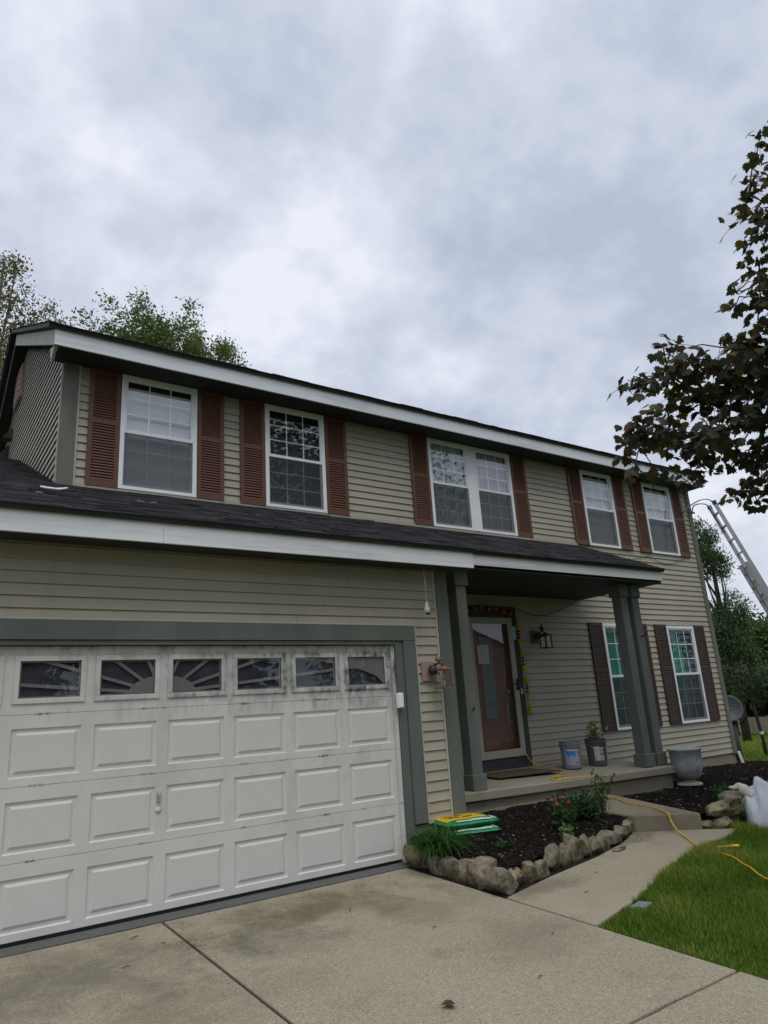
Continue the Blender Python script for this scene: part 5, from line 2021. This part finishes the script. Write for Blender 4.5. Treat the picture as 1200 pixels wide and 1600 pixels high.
# ---- wooden fence far on the right
fa, fb = Vector((47.5, 27.5, 0)), Vector((60.0, 22.0, 0))
fe = thing('wooden_fence', 'weathered wooden board fence at the far end of the back lawn', 'fence', (47.5, 27.5, gz(47.5, 27.5)))
fd_ = (fb - fa).normalized()
M_FENCE = simple('weathered_fence_wood', (.20, .175, .14), .9, .2, 4, rnd=.2)
bm = MB().box(-.075, .075, -.012, .012, 0, 1).mesh('board')
bm.materials.append(M_FENCE)
Ltot = (fb - fa).length
nb = int(Ltot / .165)
for i in range(nb):
    p = fa + fd_ * (i * .165)
    o = link('board', bm, None, fe, loc=tuple(Vector((p.x, p.y, gz(p.x, p.y))) - fe.location))
    o.scale = (1, 1, 1.25 + random.uniform(-.03, .04))
    o.rotation_euler = (0, random.uniform(-.01, .01), math.atan2(fd_.y, fd_.x))
for i in range(int(Ltot / 2.4) + 1):
    p = fa + fd_ * i * 2.4 + Vector((-fd_.y, fd_.x, 0)) * .06
    ob('post', MB().box(-.05, .05, -.05, .05, -.2, 1.35), M_FENCE, fe, loc=tuple(Vector((p.x, p.y, gz(p.x, p.y))) - fe.location))
pb = ob('soil_bed', MB().prism([(57, 22.0), (63, 20.2), (63.5, 21.2), (57.4, 23.0)], lambda x, y: gz(x, y) - .1, lambda x, y: gz(x, y) + .12), M_SOIL, kind='structure')

# ------------------------------------------------------------------ maple in the front yard
mt = thing('maple_tree', 'bronze-leaved maple whose branches hang into the picture at upper right', 'maple tree', (5.6, -4.3, G(5.6, -4.3)))
mb0 = mt.location
KN = Vector((5.55, -4.25, 2.3))
# leaf clusters (centre, spread, leaves): the boughs that reach over the front walk
BOUGHS = [(3.29, -3.51, 7.54, 0.105, 7), (3.12, -3.51, 7.01, 0.116, 8), (3.48, -3.2, 7.18, 0.154, 10), (3.75, -2.99, 7.11, 0.144, 9), (4.22, -3.0, 7.35, 0.182, 15), (3.72, -3.01, 6.72, 0.142, 11), (3.58, -3.16, 6.34, 0.129, 10), (3.44, -3.11, 6.1, 0.112, 7), (4.0, -2.66, 6.2, 0.154, 11), (4.29, -2.39, 6.31, 0.102, 5), (3.98, -2.83, 5.96, 0.159, 12), (3.28, -3.15, 5.81, 0.102, 6), (2.54, -2.29, 5.31, 0.126, 8), (3.68, -1.79, 5.79, 0.127, 7), (2.91, -1.92, 5.42, 0.079, 3), (2.14, -2.25, 4.75, 0.114, 8), (2.61, -1.74, 5.04, 0.093, 5), (2.28, -2.09, 4.93, 0.073, 4), (2.77, -2.16, 5.02, 0.151, 13), (2.96, -2.28, 5.21, 0.137, 9), (3.0, -2.41, 5.12, 0.135, 10), (3.36, -1.89, 5.01, 0.185, 17), (3.29, -2.18, 4.95, 0.187, 20), (3.23, -2.51, 5.13, 0.182, 22), (3.8, -2.46, 5.51, 0.176, 20), (4.17, -2.53, 5.63, 0.204, 24), (3.23, -3.04, 4.96, 0.178, 22), (3.58, -2.53, 5.04, 0.216, 30), (3.53, -2.8, 4.74, 0.222, 32), (3.46, -2.3, 4.77, 0.209, 27), (3.24, -2.66, 4.41, 0.197, 28), (4.05, -2.53, 4.54, 0.188, 24), (3.01, -1.9, 4.76, 0.125, 9), (4.04, -2.86, 4.99, 0.308, 40), (3.63, -3.17, 5.49, 0.259, 22), (3.83, -3.38, 6.73, 0.268, 25), (3.81, -2.78, 3.92, 0.258, 25), (2.27, -2.0, 4.41, 0.109, 9), (2.79, -1.49, 4.45, 0.127, 11), (2.44, -1.95, 4.3, 0.147, 16), (3.51, -1.55, 4.73, 0.183, 18), (2.93, -1.27, 4.36, 0.081, 6), (2.02, -1.99, 3.8, 0.056, 3), (3.3, -1.81, 4.42, 0.159, 15), (2.92, -2.28, 4.27, 0.169, 18), (3.48, -2.0, 4.22, 0.157, 13), (3.37, -1.87, 4.08, 0.11, 7), (2.7, -2.58, 4.12, 0.14, 14), (3.55, -2.22, 4.27, 0.124, 8), (2.9, -1.69, 4.03, 0.069, 4), (3.25, -1.28, 4.15, 0.066, 3), (2.88, -2.1, 3.73, 0.066, 4), (3.85, -1.86, 4.2, 0.098, 5), (3.52, -2.63, 4.08, 0.147, 16), (3.74, -2.36, 4.09, 0.108, 8), (3.44, -2.38, 3.94, 0.052, 2), (4.73, -2.03, 4.09, 0.168, 16), (4.21, -2.09, 3.87, 0.129, 10), (4.94, -1.58, 3.99, 0.097, 6), (4.36, -2.09, 3.68, 0.089, 6), (4.46, -2.25, 4.25, 0.147, 12)]
limb = MB()
limb.tube([(0, 0, -.3), (.02, .0, 1.0), (-.05, .05, 2.3)], [.20, .16, .15], 12)
limb.tube([(-.05, .05, 2.2), (.0, .1, 4.5), (.1, .1, 7.0), (.05, .1, 9.3)], [.13, .10, .06, .02], 9)
BR = [((-.05, .05, 2.4), (-.9, .9, 3.8), (-1.6, 1.75, 4.7), (-2.25, 2.2, 5.0)), ((-.03, .05, 3.2), (-.8, .9, 5.0), (-1.5, 1.6, 6.0)), ((0, .1, 4.6), (-.7, .7, 6.2), (-1.5, 1.3, 7.3)), ((-.05, .05, 2.3), (-.6, 1.0, 3.1), (-1.3, 2.0, 4.0)),
      ((0, 0, 2.8), (1.2, -.6, 4.2), (2.4, -1.2, 5.2)), ((0, 0, 3.5), (.4, -1.3, 5.0), (.6, -2.5, 6.3)), ((0, .1, 4.5), (1.1, .6, 6.0), (1.8, 1.2, 7.0)), ((0, 0, 3.0), (-1.2, -1.0, 4.4), (-2.2, -1.6, 5.4))]
for b in BR:
    limb.tube(smooth_path(b, 4), list(np.linspace(.065, .022, (len(b) - 1) * 4 + 1)), 7)
BRP = [Vector(q) for b in BR for q in smooth_path(b, 6)]
g_ = np.random.default_rng(77)
LP, LT, LN, LS = [], [], [], []
BSEQ = sorted(BOUGHS, key=lambda q: min((b - (Vector(q[:3]) - mb0)).length for b in BRP))
for (x, y, z_, r_, n) in BSEQ:
    c = Vector((x, y, z_)) - mb0
    n = int(n * 1.95)
    near_ = min(BRP, key=lambda q: (q - c).length)
    BRP.append(c)
    mid_ = (near_ + c) / 2 + Vector((0, 0, .08))
    limb.tube([near_, mid_, c], [.010, .008, .006], 5)
    for i in range(n):
        o_ = Vector(g_.normal(size=3) * r_ * .52)
        o_.x += g_.normal() * .09
        o_.y += g_.normal() * .09
        p = c + o_
        d_ = Vector((o_.x, o_.y, 0)) + Vector(g_.normal(size=3) * .12) + (c - near_) * .12
        if d_.length < 1e-3:
            d_ = Vector((1, 0, 0))
        d_.normalize()
        LP.append(p)
        LT.append(Vector((d_.x, d_.y, -.75 + g_.normal() * .35)))
        LN.append(Vector((g_.normal() * .55, g_.normal() * .55, 1)))
        LS.append(g_.uniform(.115, .190))
        if i % 4 == 0:
            limb.tube([c, c.lerp(p, .6) + Vector((0, 0, .02)), p], [.004, .003, .002], 4)
ob('trunk', limb, M_BARK, mt, smooth=True)
mm = [maple_mesh(1.0, f_, k).mesh('leaf') for k, f_ in enumerate((.25, .45, .1))]
for q in mm:
    q.materials.append(M_MAPLE1)
order = sorted(range(len(LP)), key=lambda i: (LP[i] + mb0 - CAM).length + (3 if (LP[i] + mb0 - CAM).normalized().dot(Vector(R3[0]).cross(Vector(R3[0])) if False else Vector((.42, .87, .25))) < .6 else 0))


def leaf_frame(i):
    t = LT[i].normalized()
    b = LN[i].cross(t).normalized()
    n = t.cross(b)
    return Matrix((( b.x, t.x, n.x), (b.y, t.y, n.y), (b.z, t.z, n.z)))


for i in order[:300]:
    o = link('leaf', mm[i % 3], None, mt)
    o.matrix_local = Matrix.Translation(LP[i]) @ leaf_frame(i).to_4x4() @ Matrix.Scale(LS[i], 4)
# the rest of the crown, hanging outside the picture for the most part
RP = [LP[i] for i in order[300:]]
RT = [LT[i] for i in order[300:]]
RN = [LN[i] for i in order[300:]]
RS = [LS[i] for i in order[300:]]
for c, r_, n in (((-2.3, -1.0, 7.2), (1.7, 1.5, 2.0), 4200), ((.3, -.2, 6.3), (2.4, 2.3, 2.6), 2600), ((-1.0, .7, 5.4), (1.7, 1.6, 2.4), 2600), ((.8, -1.0, 4.8), (2.2, 2.0, 1.3), 1200), ((-.2, .6, 7.6), (1.5, 1.6, 1.5), 900)):
    for q in ellipsoid_points(g_, c, r_, n, .3):
        w_ = Vector(q) + mb0
        # keep this filler behind the picture's right edge
        rel = w_ - CAM
        dep = rel.dot(Vector((.556599, .784075, .274633)))
        sx_ = rel.dot(Vector((.824088, -.562951, -.062961)))
        if dep > 0 and sx_ / dep < .560:
            continue
        RP.append(Vector(q))
        RT.append(Vector((g_.normal(), g_.normal(), -.5 + g_.normal() * .4)))
        RN.append(Vector((g_.normal() * .6, g_.normal() * .6, 1)))
        RS.append(g_.uniform(.10, .16))
P = np.array([tuple(q) for q in RP])
T = np.array([tuple(q) for q in RT])
N_ = np.array([tuple(q) for q in RN])
shape = [(.12, 0, 0)] + [(yy, xx, -.2 * abs(xx)) for xx, yy in MAPLE]
nM = len(MAPLE)
V, F, Rn = scatter(P, T, N_, np.array(RS), np.array(RS), shape, [(0, 1 + i, 1 + (i + 1) % nM) for i in range(nM)], g_.random(len(P)))
link('leaves', np_mesh('leaves', V, F, Rn), M_MAPLE, mt, kind='stuff')

# ------------------------------------------------------------------ lawn grass
WALK = WL + WR


def grass(n, xr, yr, hmin, hmax, w, seed, name='grass', dens=None):
    g = np.random.default_rng(seed)
    xs, ys = g.uniform(*xr, n), g.uniform(*yr, n)
    polys = [WALK, STEP, BED1, BED2, [(-.1, .1), (-.1, -1.58)] + WL + [(2.42, .2)]]
    keep = np.ones(n, bool)
    for poly in polys:
        c = np.zeros(n, bool)
        m = len(poly)
        for i in range(m):
            (x1, y1), (x2, y2) = poly[i], poly[(i + 1) % m]
            cond = ((y1 > ys) != (y2 > ys))
            c ^= cond & (xs < (x2 - x1) * (ys - y1) / ((y2 - y1) if y2 != y1 else 1e-9) + x1)
        keep &= ~c
    keep &= ~((xs > -3.2) & (xs < 9.3) & (ys > .1))
    keep &= ~((np.abs(xs - .5) < .11) & (np.abs(ys + 2.44) < .09))
    # bare strip along the concrete
    e = np.clip((xs + .09) / .5, 0, 1)
    pn = np.array([mnoise.noise(Vector((a * 1.7, b * 1.7, 5))) for a, b in zip(xs, ys)])
    keep &= g.random(n) < np.clip(e * 1.1 + .22 + pn * .8, .06, 1)
    xs, ys, e, pn = xs[keep], ys[keep], e[keep], pn[keep]
    k = len(xs)
    zs_ = np.array([G(a, b) for a, b in zip(xs, ys)]) - .035
    h = g.uniform(hmin, hmax, k) * (.40 + .60 * e) * (1 + .75 * pn)
    a = g.uniform(0, 2 * PI, k)
    lean = g.uniform(.1, .75, k) * h
    b = np.stack([xs, ys, zs_], 1)
    d = np.stack([np.cos(a), np.sin(a), 0 * a], 1)
    s = np.stack([-np.sin(a), np.cos(a), 0 * a], 1) * (w * g.uniform(.6, 1.3, k))[:, None]
    up = np.zeros((k, 3))
    up[:, 2] = 1
    v0, v1 = b - s * .5, b + s * .5
    m_ = b + up * (h * .6)[:, None] + d * (lean * .3)[:, None]
    v2, v3 = m_ - s * .38, m_ + s * .38
    v4 = b + up * (h * .95)[:, None] + d * lean[:, None]
    V = np.stack([v0, v1, v2, v3, v4], 1).reshape(-1, 3)
    o = (np.arange(k) * 5)[:, None]
    F = np.concatenate([o + np.array([0, 1, 3]), o + np.array([0, 3, 2]), o + np.array([2, 3, 4])], 0)
    rv = np.clip(g.random(k) * .62 + .55 * (pn + .35), 0, 1)
    o_ = link(name, np_mesh(name, V, F, np.repeat(rv, 5)), M_GRASS, None, kind='stuff')
    o_['label'] = 'short green lawn grass growing beside driveway and walkway'
    o_['category'] = 'grass'
    return o_


grass(120000, (-.06, 3.3), (-4.3, -1.5), .045, .095, .0055, 101)
grass(90000, (-.06, 8.5), (-7.5, -.4), .05, .10, .0075, 102)
grass(70000, (8, 24), (-6, 9), .05, .11, .012, 103)
grass(50000, (20, 60), (0, 30), .07, .16, .035, 104)

# ------------------------------------------------------------------ the house across the street (seen mirrored in the glass)
nh = thing('neighbour_house', 'gabled house across the street, mirrored in the window glass', 'house', (33, -33, -.9), math.radians(20))
ob('wall', MB().box(-6, 6, -8, 0, 0, 5.4).add([(-6, .002, 5.4), (6, .002, 5.4), (0, .002, 8.4), (-6, -8, 5.4), (6, -8, 5.4), (0, -8, 8.4)], [(0, 1, 2), (5, 4, 3)]), simple('dusky_pink_siding', (.42, .29, .27), .7), nh)
ob('roof', MB().add([(-6.5, .4, 5.15), (0, .4, 8.45), (6.5, .4, 5.15), (-6.5, -8.4, 5.15), (0, -8.4, 8.45), (6.5, -8.4, 5.15)], [(0, 1, 4, 3), (1, 2, 5, 4)]), simple('brown_roof', (.05, .04, .036), .9), nh)
for x, z_ in ((-3.5, 3.4), (0, 3.4), (3.5, 3.4), (-3.5, .9), (3.5, .9)):
    wn_ = ob('window', MB().box(x - .6, x + .6, .001, .06, z_, z_ + 1.4), M_WHITE, nh)
    ob('pane', MB().box(x - .5, x + .5, .061, .065, z_ + .1, z_ + 1.3), simple('dark_pane', (.02, .02, .025), .1), wn_)
ob('door', MB().box(-.5, .5, .002, .06, 0, 2.1), M_INNERDOOR, nh)
tree('street_tree', 'dark green tree beside the house across the street', 46, -27, [((0, 0, 6.0), (3.5, 3.5, 3.6))], 90, 50, .55, .45, M_LEAFD, .25, 51, 'trees across the street')
tree('street_tree', 'dark green tree left of the house across the street', 22, -33, [((0, 0, 6.5), (4, 3.5, 4.0))], 90, 50, .55, .45, M_LEAFD, .25, 52, 'trees across the street')
for i, (x, y, h_) in enumerate(((54, -20, 6.5), (62, -12, 6.0), (10, -36, 6.5), (-2, -35, 7), (-16, -36, 6.5), (68, -4, 6), (-28, -34, 7))):
    tree('street_tree', ('leafy street tree far off to the right, mirrored in the porch windows', 'leafy tree beyond the road at the far right of the front lawn', 'leafy tree across the street facing the driveway', 'leafy tree across the street facing the garage door',
                         'leafy tree across the street, left of the driveway', 'last leafy tree at the right end of the street', 'leafy tree at the left end of the street')[i], x, y, [((0, 0, h_), (5.5, 4.5, h_ * .85))], 150, 60, .8, .8, M_LEAFD, .3, 60 + i, 'trees across the street')
